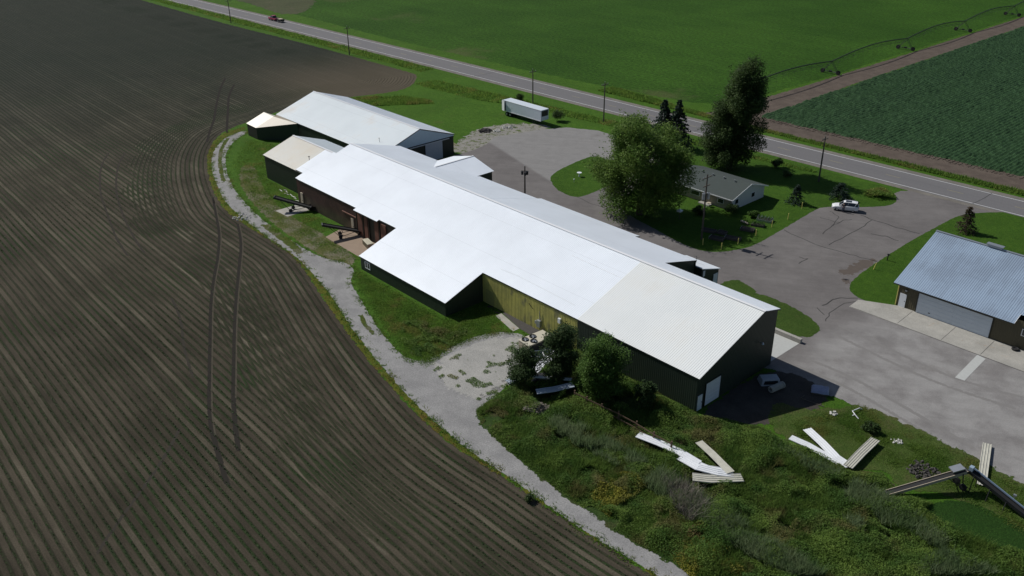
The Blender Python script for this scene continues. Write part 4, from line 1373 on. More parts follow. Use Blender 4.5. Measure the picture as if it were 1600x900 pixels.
MB().bb(-hl + .95, -hl + 1.15, -hw - .05, -hw - .02, 1.3, 3.62).build('hinge_strip', M['dark_metal'], tr)
MB().bb(-6.3, 5.5, -.5, .5, .95, 1.18).build('chassis', M['black_metal'], tr)
for x in (-5.3, -4.1):
    for y in (-.95, .95):
        w_ = MB().cyl((x, y - .28, .5), (x, y + .28, .5), .5, n=16).build('wheel', M['rubber'], tr)
        MB().cyl((x, y - .3 if y < 0 else y + .26, .5), (x, y - .26 if y < 0 else y + .3, .5), .25, n=12).build('rim', M['galv'], w_)
for y in (-.8, .8):
    MB().bb(3.6, 3.75, y - .07, y + .07, .05, 1.0).bb(3.5, 3.85, y - .17, y + .17, .0, .06).build('landing_leg', M['dark_metal'], tr)

# ------------------------------------------------------------------ cars


def loft(mb, st):
    """st: list of (x, half width low, half width high, z low, z shoulder, z high, half width top)"""
    n = 10
    vs, fs = [], []
    for x, wl, wm, z0, z1, z2, wt in st:
        vs += [(x, -wl, z0), (x, -wm, z0 + .12), (x, -wm, z1), (x, -wt, z2 - .02), (x, -wt * .55, z2 + .015), (x, wt * .55, z2 + .015), (x, wt, z2 - .02), (x, wm, z1), (x, wm, z0 + .12), (x, wl, z0)]
    for k in range(len(st) - 1):
        for i in range(n):
            a, b = k * n + i, k * n + (i + 1) % n
            fs.append((a, b, b + n, a + n))
    fs += [tuple(range(n))[::-1], tuple(range((len(st) - 1) * n, len(st) * n))]
    return mb.add(vs, fs)


def wheel(par, x, y, r, w=.22):
    o_ = MB().cyl((x, y - w / 2, r), (x, y + w / 2, r), r, n=20).build('wheel', M['rubber'], par)
    sg = 1 if y > 0 else -1
    MB().cyl((x, y + sg * (w / 2 - .01), r), (x, y + sg * (w / 2 + .015), r), r * .62, r * .58, n=14).build('rim', M['galv'], o_)
    return o_


a_ = at(1307.5, 329)
b_ = at(1332, 332)
suv_rz = math.atan2(a_[1] - b_[1], a_[0] - b_[0])
cx_, cy_ = (a_[0] + b_[0]) / 2, (a_[1] + b_[1]) / 2
# the two wheels seen are on the near side: step to the middle line of the car
sx, sy = cx_ - math.sin(suv_rz) * -.78 * -1, cy_ + math.cos(suv_rz) * -.78 * 1
sx, sy = cx_ + math.sin(suv_rz) * .78, cy_ - math.cos(suv_rz) * .78
suv = thing('parked_car', 'white suv with a black roof window and its front door open by the lawn', 'car', (sx, sy, .018), suv_rz)
mb = loft(MB(), [(-2.26, .72, .80, .48, .75, .98, .72), (-2.18, .80, .89, .34, .85, 1.08, .82), (-1.7, .82, .92, .27, .92, 1.10, .86), (-.2, .82, .93, .25, .92, 1.06, .86),
                 (.75, .82, .93, .25, .90, 1.02, .84), (1.15, .82, .92, .26, .86, .99, .80), (1.85, .80, .90, .30, .78, .90, .72), (2.2, .74, .84, .36, .64, .76, .62), (2.32, .62, .72, .44, .58, .64, .5)])
body = mb.build('body', M['white_paint'], suv, smooth=False)
mb = loft(MB(), [(-2.12, .70, .78, 1.02, 1.12, 1.14, .70), (-1.75, .74, .80, 1.0, 1.16, 1.60, .62), (-.6, .74, .80, 1.0, 1.14, 1.66, .63), (.25, .74, .80, 1.0, 1.12, 1.60, .61), (1.12, .70, .76, .96, 1.0, 1.01, .66)])
mb.build('cabin_glass', M['glass'], suv)
mb = loft(MB(), [(-1.95, .60, .64, 1.56, 1.59, 1.60, .58), (-1.6, .62, .66, 1.58, 1.64, 1.67, .60), (-.6, .62, .67, 1.62, 1.69, 1.715, .61), (.2, .60, .65, 1.57, 1.63, 1.655, .59), (.42, .56, .60, 1.5, 1.55, 1.57, .52)])
mb.build('car_roof', M['white_paint'], suv)
for y in (-1, 1):
    MB().bar((1.05, y * .74, 1.0), (.35, y * .63, 1.56), .07, .06).build('pillar', M['white_paint'], suv)
    MB().bar((-.35, y * .79, 1.05), (-.42, y * .63, 1.6), .08, .05).build('pillar', M['white_paint'], suv)
    MB().bar((-1.5, y * .79, 1.06), (-1.75, y * .63, 1.58), .16, .05).build('pillar', M['white_paint'], suv)
MB().bb(-.95, .05, -.42, .42, 1.722, 1.738).build('roof_window', M['glass'], suv)
for y in (-.56, .56):
    MB().box((2.2, y, .68), (.16, .34, .14), rz=R(-18 if y > 0 else 18)).build('headlight', M['lamp_glass'], suv)
    MB().box((-2.24, y * 1.25, .92), (.1, .18, .26)).build('tail_light', M['red_lamp'], suv)
MB().bb(2.28, 2.34, -.38, .38, .46, .58).build('front_grille', M['black_metal'], suv)
for x in (-1.35, 1.35):
    for y in (-.80, .80):
        wheel(suv, x, y, .36)
# open front door on the driver's side (+y is left when the nose points along +x)
dm = Matrix.Rotation(R(62), 3, 'Z')


def door_pts(c):
    p = dm @ Vector(c)
    return (1.0 + p.x, .93 + p.y, p.z)


mb = MB()
v = [door_pts(c) for c in ((0, 0, .32), (-1.08, 0, .32), (-1.12, 0, .98), (0, 0, .98), (0, .08, .32), (-1.08, .08, .32), (-1.12, .08, .98), (0, .08, .98))]
mb.add(v, [(0, 1, 2, 3), (7, 6, 5, 4), (0, 4, 5, 1), (1, 5, 6, 2), (2, 6, 7, 3), (3, 7, 4, 0)])
dr = mb.build('door', M['white_paint'], suv)
v = [door_pts(c) for c in ((-.1, .03, .98), (-1.08, .03, .98), (-1.02, .0, 1.5), (-.72, .0, 1.52))]
MB().add(v, [(0, 1, 2, 3)]).build('door_window', M['glass'], dr)
MB().box(door_pts((-.12, .2, 1.0)), (.12, .2, .13)).build('mirror', M['white_paint'], dr)

# red pickup with a small black trailer, far along the road
px_, py_ = at(424, 34)
cx2 = -213.4
cy2 = float(np.interp(cx2, [p[0] for p in CL], [p[1] for p in CL])) + 1.8
pk = thing('pickup_truck', 'dark red pickup truck driving along the far lane of the highway', 'pickup', (cx2, cy2, .03), R(181.6))
mb = loft(MB(), [(-2.75, .80, .92, .5, .9, 1.02, .88), (-2.7, .85, .96, .42, .95, 1.08, .92), (-1.0, .85, .97, .38, .95, 1.08, .92), (.9, .85, .97, .38, .95, 1.08, .92), (1.3, .85, .97, .4, .95, 1.08, .9), (2.4, .82, .94, .42, .88, 1.0, .84), (2.72, .72, .84, .5, .75, .86, .7)])
mb.build('body', M['red_paint'], pk)
loft(MB(), [(-1.0, .78, .86, 1.05, 1.1, 1.2, .7), (-.75, .80, .86, 1.05, 1.2, 1.72, .66), (.55, .80, .86, 1.05, 1.2, 1.72, .66), (1.3, .76, .84, 1.0, 1.05, 1.1, .74)]).build('cabin_glass', M['glass'], pk)
loft(MB(), [(-.85, .64, .70, 1.68, 1.74, 1.78, .62), (.55, .64, .70, 1.68, 1.74, 1.78, .62)]).build('car_roof', M['red_paint'], pk)
MB().bb(-2.5, -1.05, -.74, .74, 1.085, 1.10).build('load_bed', M['black_metal'], pk)
for x in (-1.65, 1.75):
    for y in (-.82, .82):
        wheel(pk, x, y, .39)
for y in (-.62, .62):
    MB().box((2.66, y, .82), (.14, .3, .16)).build('headlight', M['lamp_glass'], pk)
ut = thing('utility_trailer', 'small black trailer with a pale load towed behind the red pickup', 'trailer', (cx2 + 5.0, cy2 + .1, .03), R(181.6))
MB().bb(-1.4, 1.3, -.85, .85, .5, .62).bb(-1.4, 1.3, -.88, -.82, .62, 1.05).bb(-1.4, 1.3, .82, .88, .62, 1.05).bb(-1.42, -1.36, -.85, .85, .62, 1.05).bb(1.26, 1.32, -.85, .85, .62, 1.05).build('trailer_box', M['black_metal'], ut)
MB().bar((1.3, 0, .55), (2.3, 0, .5), .1, .1).build('tow_bar', M['dark_metal'], ut)
MB().bb(-.9, 1.0, -.7, .7, .62, 1.2).build('load', M['wood_pale'], ut)
for y in (-1.0, 1.0):
    wheel(ut, 0, y, .36)


# ------------------------------------------------------------------ person by the open car door
def skin_mesh(name, verts, edges, radii, mat, parent, root=0, sub=1):
    me = bpy.data.meshes.new(name)
    me.from_pydata(verts, edges, [])
    o_ = bpy.data.objects.new(name, me)
    COL.objects.link(o_)
    md = o_.modifiers.new('skin', 'SKIN')
    sv = me.skin_vertices[0].data if me.skin_vertices else None
    if sv is None:
        with bpy.context.temp_override(object=o_, active_object=o_):
            bpy.ops.mesh.customdata_skin_add()
        sv = me.skin_vertices[0].data
    for i, r_ in enumerate(radii):
        sv[i].radius = (r_, r_)
        sv[i].use_root = (i == root)
    md.use_smooth_shade = True
    ms = o_.modifiers.new('sub', 'SUBSURF')
    ms.levels = sub
    ms.render_levels = sub
    me.materials.append(mat)
    o_.parent = parent
    return o_


cr, sr = math.cos(suv_rz), math.sin(suv_rz)
lx, ly = .28, 1.32
pp = thing('person', 'person in dark clothes standing in the open door of the white car', 'person', (sx + lx * cr - ly * sr, sy + lx * sr + ly * cr, .018), suv_rz + R(-100))
V_, E_s, Rr = [], [], []


def jv(p, r_, par=None):
    V_.append(p)
    Rr.append(r_)
    if par is not None:
        E_s.append((par, len(V_) - 1))
    return len(V_) - 1


pel = jv((0, 0, .95), .15)
wst = jv((.02, 0, 1.12), .13, pel)
chs = jv((.03, 0, 1.34), .16, wst)
nk = jv((.03, 0, 1.50), .055, chs)
hd = jv((.06, 0, 1.60), .085, nk)
tp = jv((.06, 0, 1.72), .08, hd)
for sgn in (-1, 1):
    hp = jv((0, sgn * .10, .88), .10, pel)
    kn = jv((.04, sgn * .11, .48), .065, hp)
    an = jv((-.01, sgn * .12, .09), .045, kn)
    jv((.14, sgn * .13, .04), .04, an)
    sh_ = jv((.03, sgn * .19, 1.41), .07, chs)
    el_ = jv((.06, sgn * .25, 1.14), .045, sh_)
    wr = jv((.24, sgn * .22, .98), .03, el_)
    pm = jv((.30, sgn * .21, .96), .034, wr)
    for k in range(4):
        f1 = jv((.36 + .005 * (k in (1, 2)), sgn * (.18 + .018 * k), .945), .0095, pm)
        jv((.385 + .006 * (k in (1, 2)), sgn * (.18 + .018 * k), .92), .0085, f1)
    t1 = jv((.31, sgn * .175, .975), .0105, pm)
    jv((.345, sgn * .165, .97), .009, t1)
skin_mesh('body', V_, E_s, Rr, M['skin'], pp)
skin_mesh('jacket', [(0, 0, .93), (.02, 0, 1.12), (.03, 0, 1.34), (.03, 0, 1.45), (.03, -.2, 1.41), (.06, -.26, 1.14), (.2, -.225, 1.01), (.03, .2, 1.41), (.06, .26, 1.14), (.2, .225, 1.01)],
          [(0, 1), (1, 2), (2, 3), (2, 4), (4, 5), (5, 6), (2, 7), (7, 8), (8, 9)], [.18, .155, .185, .07, .085, .06, .045, .085, .06, .045], M['cloth_dark'], pp)
skin_mesh('trousers', [(0, 0, .96), (0, -.10, .86), (.04, -.11, .48), (-.01, -.12, .12), (0, .10, .86), (.04, .11, .48), (-.01, .12, .12)], [(0, 1), (1, 2), (2, 3), (0, 4), (4, 5), (5, 6)],
          [.165, .12, .085, .065, .12, .085, .065], M['cloth_blue'], pp)
MB().ball((.045, 0, 1.72), (.1, .09, .09), 12, 8).build('hair', M['hair'], pp, smooth=True)
mb = MB()
for sgn in (-1, 1):
    mb.box((.14, sgn * .13, .04), (.2, .09, .08))
mb.build('shoes', M['black_metal'], pp)
MB().box((.15, 0, 1.63), (.035, .025, .04)).build('nose', M['skin'], pp)
mb = MB()
for sgn in (-1, 1):
    mb.ball((.138, sgn * .032, 1.66), .012, 6, 4)
mb.build('eyes', M['black_metal'], pp)
MB().box((.137, 0, 1.585), (.02, .05, .012)).build('mouth', M['red_paint'], pp)

# ------------------------------------------------------------------ utility poles


def pole(x, y, h, label, arm=0.0, parts=True, group='utility poles along the highway', lean=(0, 0)):
    t = thing('utility_pole', label, 'pole', (x, y, 0), 0.0, group)
    MB().tube([(0, 0, 0), (lean[0] * .5, lean[1] * .5, h * .5), (lean[0], lean[1], h)], [.17, .15, .11], 9).build('shaft', M['wood_grey'], t)
    if arm:
        MB().bar((lean[0] + .02, lean[1] - arm, h - .55), (lean[0] + .02, lean[1] + arm, h - .55), .12, .14).build('crossarm', M['wood_grey'], t)
        for y_ in (-arm * .9, -arm * .35, arm * .9):
            MB().cyl((lean[0] + .02, lean[1] + y_, h - .48), (lean[0] + .02, lean[1] + y_, h - .2), .06, .04, 8).build('insulator', M['galv'], t)
    MB().cyl((lean[0], lean[1], h), (lean[0], lean[1], h + .25), .04, .05, 8).build('insulator', M['galv'], t)
    return t


for (px, py), h, lb in (((1279, 284), 9.2, 'utility pole with a short crossarm on the lawn behind the white car'), ((943, 190), 9.4, 'utility pole on the verge just left of the big leafy tree'),
                        ((832.5, 161), 8.5, 'utility pole standing right behind the white semi trailer'), ((546, 86), 8.7, 'utility pole on the verge in front of the ploughed field corner'),
                        ((361, 36), 8.4, 'utility pole farthest along the highway, beyond the red pickup')):
    x, y = at(px, py)
    pole(x, y, h, lb, arm=1.1 if px < 1200 else 1.0)
x, y = at(1096, 374)
tp_ = pole(x, y, 11.6, 'tall wooden pole with grey transformers and two crossarms by the garden beds', 1.25, group=None)
tp_['group'] = 'poles in the yard'
MB().bar((.02, -.9, 9.6), (.02, .9, 9.6), .12, .14).build('crossarm', M['wood_grey'], tp_)
for k, (dx, dy) in enumerate(((-.1, -.42), (.3, .38), (-.35, .25))):
    tk = MB().cyl((dx, dy, 7.3), (dx, dy, 8.35), .27, n=14).build('transformer', M['galv'], tp_)
    MB().cyl((dx, dy, 8.35), (dx, dy, 8.6), .06, .05, 8).build('bushing', M['dark_metal'], tk)
MB().bar((-.18, 0, 5.0), (-.18, 0, 5.6), .16, .2).build('meter_box', M['black_metal'], tp_)
x, y = at(820, 258, 8.4)
yp = pole(x, y, 8.2, 'short grey pole with a cluster of lamps standing behind the long white barn roof', 0, group='poles in the yard')
for dx, dy in ((-.35, -.3), (.3, .3), (.35, -.25)):
    MB().cyl((dx, dy, 6.6), (dx, dy, 7.2), .2, .24, 10).build('transformer', M['dark_metal'], yp)
MB().bar((-.5, -.4, 7.3), (.5, .4, 7.3), .1, .1).build('crossarm', M['wood_grey'], yp)

# ------------------------------------------------------------------ yellow marker posts
BL = [((1098, 383), 'faded yellow marker post nearest the wooden transformer pole'), ((1127, 390), 'yellow marker post at the rounded lawn corner'), ((1153, 382), 'yellow marker post just right of the lawn corner by the dark garden frames'),
      ((1181, 369), 'yellow marker post beside the middle garden bed'), ((1206, 355), 'yellow marker post beside the grey green garden bed'), ((1231, 343), 'yellow marker post on the bare lawn edge right of the garden beds'),
      ((1253, 326), 'yellow marker post in front of the small lawn spruce'), ((1365, 421), 'yellow marker post leaning at the garage lawn edge')]
for i, ((px, py), lb) in enumerate(BL):
    x, y = at(px, py)
    t = thing('marker_post', lb, 'post', (x, y, 0), 0, 'yellow marker posts round the lawns')
    MB().tube([(0, 0, 0), (.03 * (i % 3 - 1) + (.25 if i == 7 else 0), .03 * (i % 2), 1.15)], [.075, .07], 8).build('shaft', M['yellow_paint'], t)
    MB().ball((.03 * (i % 3 - 1) + (.25 if i == 7 else 0), .03 * (i % 2), 1.15), .075, 8, 5).build('cap', M['yellow_paint'], t)
x, y = at(1386, 407)
t = thing('marker_post', 'short black post on the garage lawn', 'post', (x, y, 0))
MB().tube([(0, 0, 0), (.05, 0, .95)], [.09, .08], 8).build('shaft', M['black_metal'], t)
MB().box((.06, 0, 1.05), (.3, .22, .22)).build('cap', M['black_metal'], t)

# ------------------------------------------------------------------ garden beds
BD = [((1108, 362), (2.4, 1.2), 20, 0, 'dark garden frame with a white end board nearest the wooden pole'), ((1128, 365), (1.5, 1.3), 10, 0, 'small low open garden frame between two larger ones'),
      ((1120, 374), (2.4, 1.3), 15, 0, 'dark soil garden bed closest to the lawn corner'), ((1145, 374), (2.6, 1.2), 20, 0, 'long dark garden bed behind the lawn corner posts'),
      ((1168, 360), (2.3, 1.3), 20, 0, 'dark raised bed with grey boards in the middle of the row'), ((1184, 353), (2.2, 1.2), 20, 1, 'raised bed full of bright green plants'),
      ((1195, 345), (2.6, 1.6), 15, 2, 'grey green netted raised bed next to the round shrub')]
for (px, py), (l, w), a, kind, lb in BD:
    x, y = at(px, py)
    t = thing('garden_bed', lb, 'garden bed', (x, y, .022), R(a), 'raised garden beds on the lawn')
    mb = MB().bb(-l / 2, l / 2, -w / 2, -w / 2 + .06, 0, .4).bb(-l / 2, l / 2, w / 2 - .06, w / 2, 0, .4).bb(-l / 2, -l / 2 + .06, -w / 2 + .06, w / 2 - .06, 0, .4).bb(l / 2 - .06, l / 2, -w / 2 + .06, w / 2 - .06, 0, .4)
    mb.build('frame', M['wood_grey'] if kind < 2 else M['galv'], t)
    MB().bb(-l / 2 + .06, l / 2 - .06, -w / 2 + .06, w / 2 - .06, 0, .33).build('soil', M['soil_dark'], t)
    if kind == 0 and px != 1128:
        MB().bb(-l / 2 - .04, -l / 2 - .003, -w / 2, w / 2, .02, .42).build('end_board', M['galv'], t)
    if kind:
        p = np.column_stack([RNG.uniform(-l / 2, l / 2, 260), RNG.uniform(-w / 2, w / 2, 260), RNG.uniform(.34, .75, 260)])
        leaves('plants', p, .2, M['bed_green'], t)['kind'] = 'stuff'
    if kind == 2:
        mb = MB()
        for k in range(5):
            xx = -l / 2 + .1 + k * (l - .2) / 4
            mb.tube([(xx, -w / 2 + .03, .4), (xx, -w / 4, .8), (xx, w / 4, .8), (xx, w / 2 - .03, .4)], .025, 5)
        mb.build('hoops', M['galv'], t)

# ------------------------------------------------------------------ trees


def crown_pts(clumps, n, shell=.38):
    c = np.array(clumps)
    vol = (c[:, 3] * c[:, 4] * c[:, 5]) ** .8
    k = RNG.choice(len(c), n, p=vol / vol.sum())
    d = RNG.normal(size=(n, 3))
    d /= np.linalg.norm(d, axis=1)[:, None]
    r = RNG.uniform(0, 1, n) ** shell
    r *= 1 + .09 * RNG.normal(size=n)
    return c[k, :3] + d * r[:, None] * c[k, 3:6]


def tree(name, label, x, y, h, cw, leaf, nleaf, size, base_z=.1, cat='tree', clumps=None, nclump=26, trunk_r=.35, group=None, egg=1.0, cl=.36, asp=.6, wisp=0):
    t = thing(name, label, cat, (x, y, 0), 0, group)
    rz_ = (h - base_z * h) / 2
    cz = base_z * h + rz_
    if clumps is None:
        clumps = []
        for i in range(nclump):
            d = RNG.normal(size=3)
            d /= np.linalg.norm(d)
            rr = RNG.uniform(.35, .80)
            zz = d[2] * rr
            wscale = 1.0 + (egg - 1.0) * zz
            s_ = RNG.uniform(.75, 1.25) * cl
            clumps.append((d[0] * rr * cw * wscale, d[1] * rr * cw * wscale, cz + zz * rz_, cw * s_, cw * s_, min(cw, rz_) * s_ * .9))
        clumps.append((0, 0, cz, cw * .55, cw * .55, rz_ * .7))
    tips = sorted(clumps, key=lambda c: -c[3])[:9]
    mb = MB()
    th = cz + rz_ * .35
    mb.tube([(0, 0, -.05), (.1, .05, th * .3), (-.05, .12, th * .65), (.05, 0, th)], [trunk_r * 1.25, trunk_r, trunk_r * .7, trunk_r * .25], 9)
    for c in tips:
        z0 = max(.8, min(th * .8, c[2] - .5 * math.hypot(c[0], c[1])))
        mb.tube([(0, .05, z0), (c[0] * .5, c[1] * .5, (z0 + c[2]) / 2 + .2), (c[0], c[1], c[2])], [trunk_r * .42, trunk_r * .25, trunk_r * .08], 6)
    mb.build('trunk', M['bark'], t)
    pts = crown_pts(clumps, nleaf)
    if wisp:    # thin sprays that stick out of the outline
        base = crown_pts(clumps, wisp, .05)
        out = base - np.array([0, 0, cz])
        out /= np.linalg.norm(out, axis=1)[:, None]
        out[:, 2] += .35
        reps = 12
        sp = base[:, None, :] + out[:, None, :] * (np.linspace(0, 1, reps)[None, :, None] * RNG.uniform(.5, 1.5, (wisp, 1, 1)) * cw * .14)
        sp = sp.reshape(-1, 3) + RNG.normal(0, size * .5, (wisp * reps, 3))
        pts = np.vstack([pts, sp])
    pts = pts[pts[:, 2] > .15]
    leaves('crown', pts, size, leaf, t, asp=asp, upbias=.7)
    return t


def conifer(label, x, y, h, w, leaf, n, group=None, cat='tree', name='spruce_tree'):
    t = thing(name, label, cat, (x, y, 0), 0, group)
    MB().tube([(0, 0, -.05), (0, 0, h * .95)], [.03 * h, .01], 8).build('trunk', M['bark'], t)
    P = []
    w *= 1.35
    nt = int(h * 2.6)
    for i in range(nt):
        f = i / nt
        z = h * (.04 + .93 * f)
        rad = w * (1 - f) ** .85 * RNG.uniform(.78, 1.15) + .06
        nb = max(5, int(11 * (1 - f) + 4))
        for b in range(nb):
            a = RNG.uniform(0, 2 * np.pi)
            rr = rad * RNG.uniform(.7, 1.12)
            m = max(6, int(n / nt / nb))
            s_ = RNG.uniform(0.1, 1, m) ** .7
            P.append(np.column_stack([np.cos(a) * rr * s_ + RNG.normal(0, .1, m), np.sin(a) * rr * s_ + RNG.normal(0, .1, m), z - .32 * rr * s_ + RNG.normal(0, .08, m)]))
    leaves('crown', np.vstack(P), .34 * max(.7, min(1.3, h / 8)), leaf, t, upbias=.6, asp=.5)
    return t


x, y = at(1003, 258, 9.3)
cl_b = []
for i in range(46):
    d = RNG.normal(size=3)
    d /= np.linalg.norm(d)
    rr = RNG.uniform(.45, .88)
    zf = d[2] * rr
    ws_ = 1.0 - .12 * zf
    cl_b.append((d[0] * rr * 9.4 * ws_, d[1] * rr * 9.4 * ws_, 9.2 + zf * 8.6, RNG.uniform(1.6, 3.2), RNG.uniform(1.6, 3.2), RNG.uniform(1.6, 3.4)))
cl_b.append((0, 0, 9.0, 6.0, 6.0, 6.0))
tree('broadleaf_tree', 'huge spreading green leafy tree covering the left end of the white house', x, y, 18.4, 9.5, M['leaf_big'], 80000, .36, clumps=cl_b, trunk_r=.5, asp=.55, wisp=420)
x, y = at(1140, 263)
cl_t = []
for i in range(34):      # main stem, leaning to one side
    f = RNG.uniform(0, 1)
    wd_ = 5.2 * (1 - .5 * f * f)
    a, rr = RNG.uniform(0, 2 * math.pi), RNG.uniform(.3, .95)
    o1, o2 = rr * wd_ * math.cos(a) + 1.7 - .2 * f, rr * wd_ * math.sin(a)
    cl_t.append((o1 * .67 - o2 * .74, o1 * .74 + o2 * .67, 5.5 + f * 15.2, RNG.uniform(1.2, 2.1), RNG.uniform(1.2, 2.1), RNG.uniform(1.4, 2.6)))
for i in range(30):      # lower second stem on the other side
    f = RNG.uniform(0, 1)
    wd_ = 5.6 * (1 - .4 * f)
    a, rr = RNG.uniform(0, 2 * math.pi), RNG.uniform(.3, .95)
    o1, o2 = rr * wd_ * math.cos(a) - 2.2 + 1.2 * f, rr * wd_ * math.sin(a)
    cl_t.append((o1 * .67 - o2 * .74, o1 * .74 + o2 * .67, 1.8 + f * 11.0, RNG.uniform(1.2, 2.0), RNG.uniform(1.2, 2.0), RNG.uniform(1.3, 2.3)))
for k in range(7):
    cl_t.append((.9, 1.0, 4.0 + k * 2.4, 3.4, 3.4, 2.4))
for k in range(5):
    cl_t.append((-1.9 + .1 * k, -2.1 + .1 * k, 2.6 + k * 1.9, 2.8, 2.8, 2.2))
tree('broadleaf_tree', 'very tall dark tree behind the house, the tallest of all', x, y, 21.4, 6.5, M['leaf_dark'], 75000, .36, clumps=cl_t, trunk_r=.5, asp=.6, wisp=420)
conifer('dark blue green spruce behind the big leafy tree, left one of the pair', -18.2, 71.0, 10.7, 3.5, M['leaf_spruce'], 9000, 'pair of spruces by the highway')
conifer('dark blue green spruce behind the big leafy tree, right one of the pair', -15.0, 72.0, 11.1, 3.3, M['leaf_spruce'], 9000, 'pair of spruces by the highway')
x, y = at(935, 568, 5.0)
tree('broadleaf_tree', 'round bright green tree against the dark wall of the near barn', x, y, 9.4, 3.9, M['leaf_elm'], 30000, .22, nclump=36, base_z=.0, trunk_r=.22, cl=.30, wisp=260)
x, y = at(880, 540, 5.0)
tree('broadleaf_tree', 'dark green tree between the yellow wall and the round bright tree', x, y, 8.9, 2.7, M['leaf_shade'], 17000, .21, base_z=.0, nclump=26, trunk_r=.2, cl=.34, wisp=220)
x, y = at(820, 566, 3.4)
tree('broadleaf_tree', 'small ragged green tree on the gravel edge in front of the cooling unit', x, y, 6.4, 2.45, M['leaf_shade'], 9000, .21, nclump=18, trunk_r=.14, cl=.36, base_z=.0, wisp=240)
x, y = at(868, 586, 1.6)
tree('shrub', 'low dark shrub among the roof sheets between the two trees', x, y, 3.0, 1.6, M['leaf_shade'], 2200, .24, nclump=10, trunk_r=.07, cat='shrub', cl=.4)
x, y = at(912, 600, 1.4)
tree('shrub', 'leafy undergrowth filling the gap below the dark and the round tree', x, y, 3.2, 2.0, M['leaf_elm'], 5000, .2, base_z=.0, nclump=14, trunk_r=.06, cat='shrub', cl=.4)
x, y = at(1012, 615, 2.3)
tree('shrub', 'tall dark shrub at the foot of the near barn wall', x, y, 4.5, 1.6, M['leaf_shade'], 3200, .25, nclump=12, trunk_r=.08, cat='shrub', cl=.38, wisp=80)
SH = [((1212, 262), 2.1, 1.5, 'leaf_dark', 'small dark round shrub alone on the lawn near the highway'), ((870, 189), 2.9, 1.6, 'leaf_dark', 'dark bush beside the front end of the white trailer'),
      ((812, 160), 2.4, 1.2, 'leaf_dark', 'sparse bush behind the white trailer'), ((1141, 333), 2.1, 1.7, 'leaf_dark', 'dark shrub at the front corner of the white house'),
      ((1178, 339), 1.4, 1.1, 'leaf_elm', 'small round pale shrub behind the garden beds'), ((1090, 335), 1.6, 1.4, 'leaf_dark', 'dark low shrub under the front window of the house'),
      ((1360, 672), 1.3, 1.1, 'leaf_dark', 'very dark low bush beside the end of the roof sheet'), ((1228, 277), 1.4, 1.1, 'leaf_dark', 'small dark shrub in the tall tree shadow'),
      ((838, 646), 1.2, 1.5, 'dead', 'grey leafless brush heap in the weeds'), ((438, 690), .8, .8, 'leaf_dark', 'x')]
for (px, py), h, w, lf, lb in SH[:-1]:
    x, y = at(px, py)
    tree('shrub', lb, x, y, h, w, M[lf], int(900 + 700 * w), .24, base_z=.02, nclump=9, trunk_r=.05, cat='shrub', cl=.42)
x, y = at(1243, 318)
conifer('small dark spruce on the lawn right of the house shadow', x, y, 4.0, 1.5, M['leaf_spruce'], 4200)
x, y = at(1312, 311)
conifer('wide low dark spruce right behind the white car', x, y, 3.5, 2.4, M['leaf_spruce'], 6000)
x, y = at(1508, 362)
conifer('browning conifer rising behind the garage roof', x, y, 4.9, 1.6, M['leaf_rust'], 5000)
x, y = at(1370, 305)
tree('shrub', 'mound of tall grass and weeds at the lawn tip by the highway', x, y, 1.3, 3.0, M['grass_blade'], 2600, .3, base_z=.0, nclump=14, trunk_r=.03, cat='shrub', cl=.34)
x, y = at(438, 694) if False else at(825, 783)
tree('shrub', 'single small weed clump between the gravel track and the field', x, y, .9, .7, M['leaf_dark'], 500, .2, base_z=.0, nclump=6, trunk_r=.03, cat='shrub', cl=.45)

# ------------------------------------------------------------------ cooling unit with fans
c4 = [at(808, 537, 1.7), at(840, 518, 1.7), at(853, 526, 1.7), at(832, 542, 1.7)]
ux, uy = 25.75, -9.3
cu = thing('cooling_unit', 'pale beige cooling unit with three round fans on top by the yellow wall', 'cooling unit', (ux, uy, 0), R(-4))
MB().bb(-1.05, 1.05, -1.9, 2.2, .25, 1.68).build('cabinet', M['wood_pale'], cu)
MB().bb(-1.1, 1.1, -1.95, 2.25, 1.68, 1.74).build('top_panel', flat('beige_painted_steel', (.52, .48, .38), .5, var=.1), cu)
MB().bb(-.95, .95, -1.8, 2.1, .02, .25).build('base_frame', M['dark_metal'], cu)
MB().bb(1.05, 1.09, -1.7, 2.0, .45, 1.5).build('grille', M['dark_metal'], cu)
for fx, fy in ((-.5, -1.25), (-.5, .05), (.52, -.62)):
    f_ = MB()
    n_ = 20
    for k in range(n_):
        a0, a1 = 2 * math.pi * k / n_, 2 * math.pi * (k + 1) / n_
        f_.bar((fx + .44 * math.cos(a0), fy + .44 * math.sin(a0), 1.80), (fx + .44 * math.cos(a1), fy + .44 * math.sin(a1), 1.80), .06, .12)
    f_.cyl((fx, fy, 1.742), (fx, fy, 1.75), .43, n=20)
    f_ = f_.build('fan_shroud', M['black_metal'], cu)
    g_ = MB().cyl((fx, fy, 1.75), (fx, fy, 1.86), .15, n=12)
    for k in range(4):
        a = k * math.pi / 2 + fx
        g_.box((fx + .26 * math.cos(a), fy + .26 * math.sin(a), 1.80), (.28, .16, .012), rz=a, rx=.4)
    g_.build('fan', M['galv'], f_)

# ------------------------------------------------------------------ scattered roof sheets


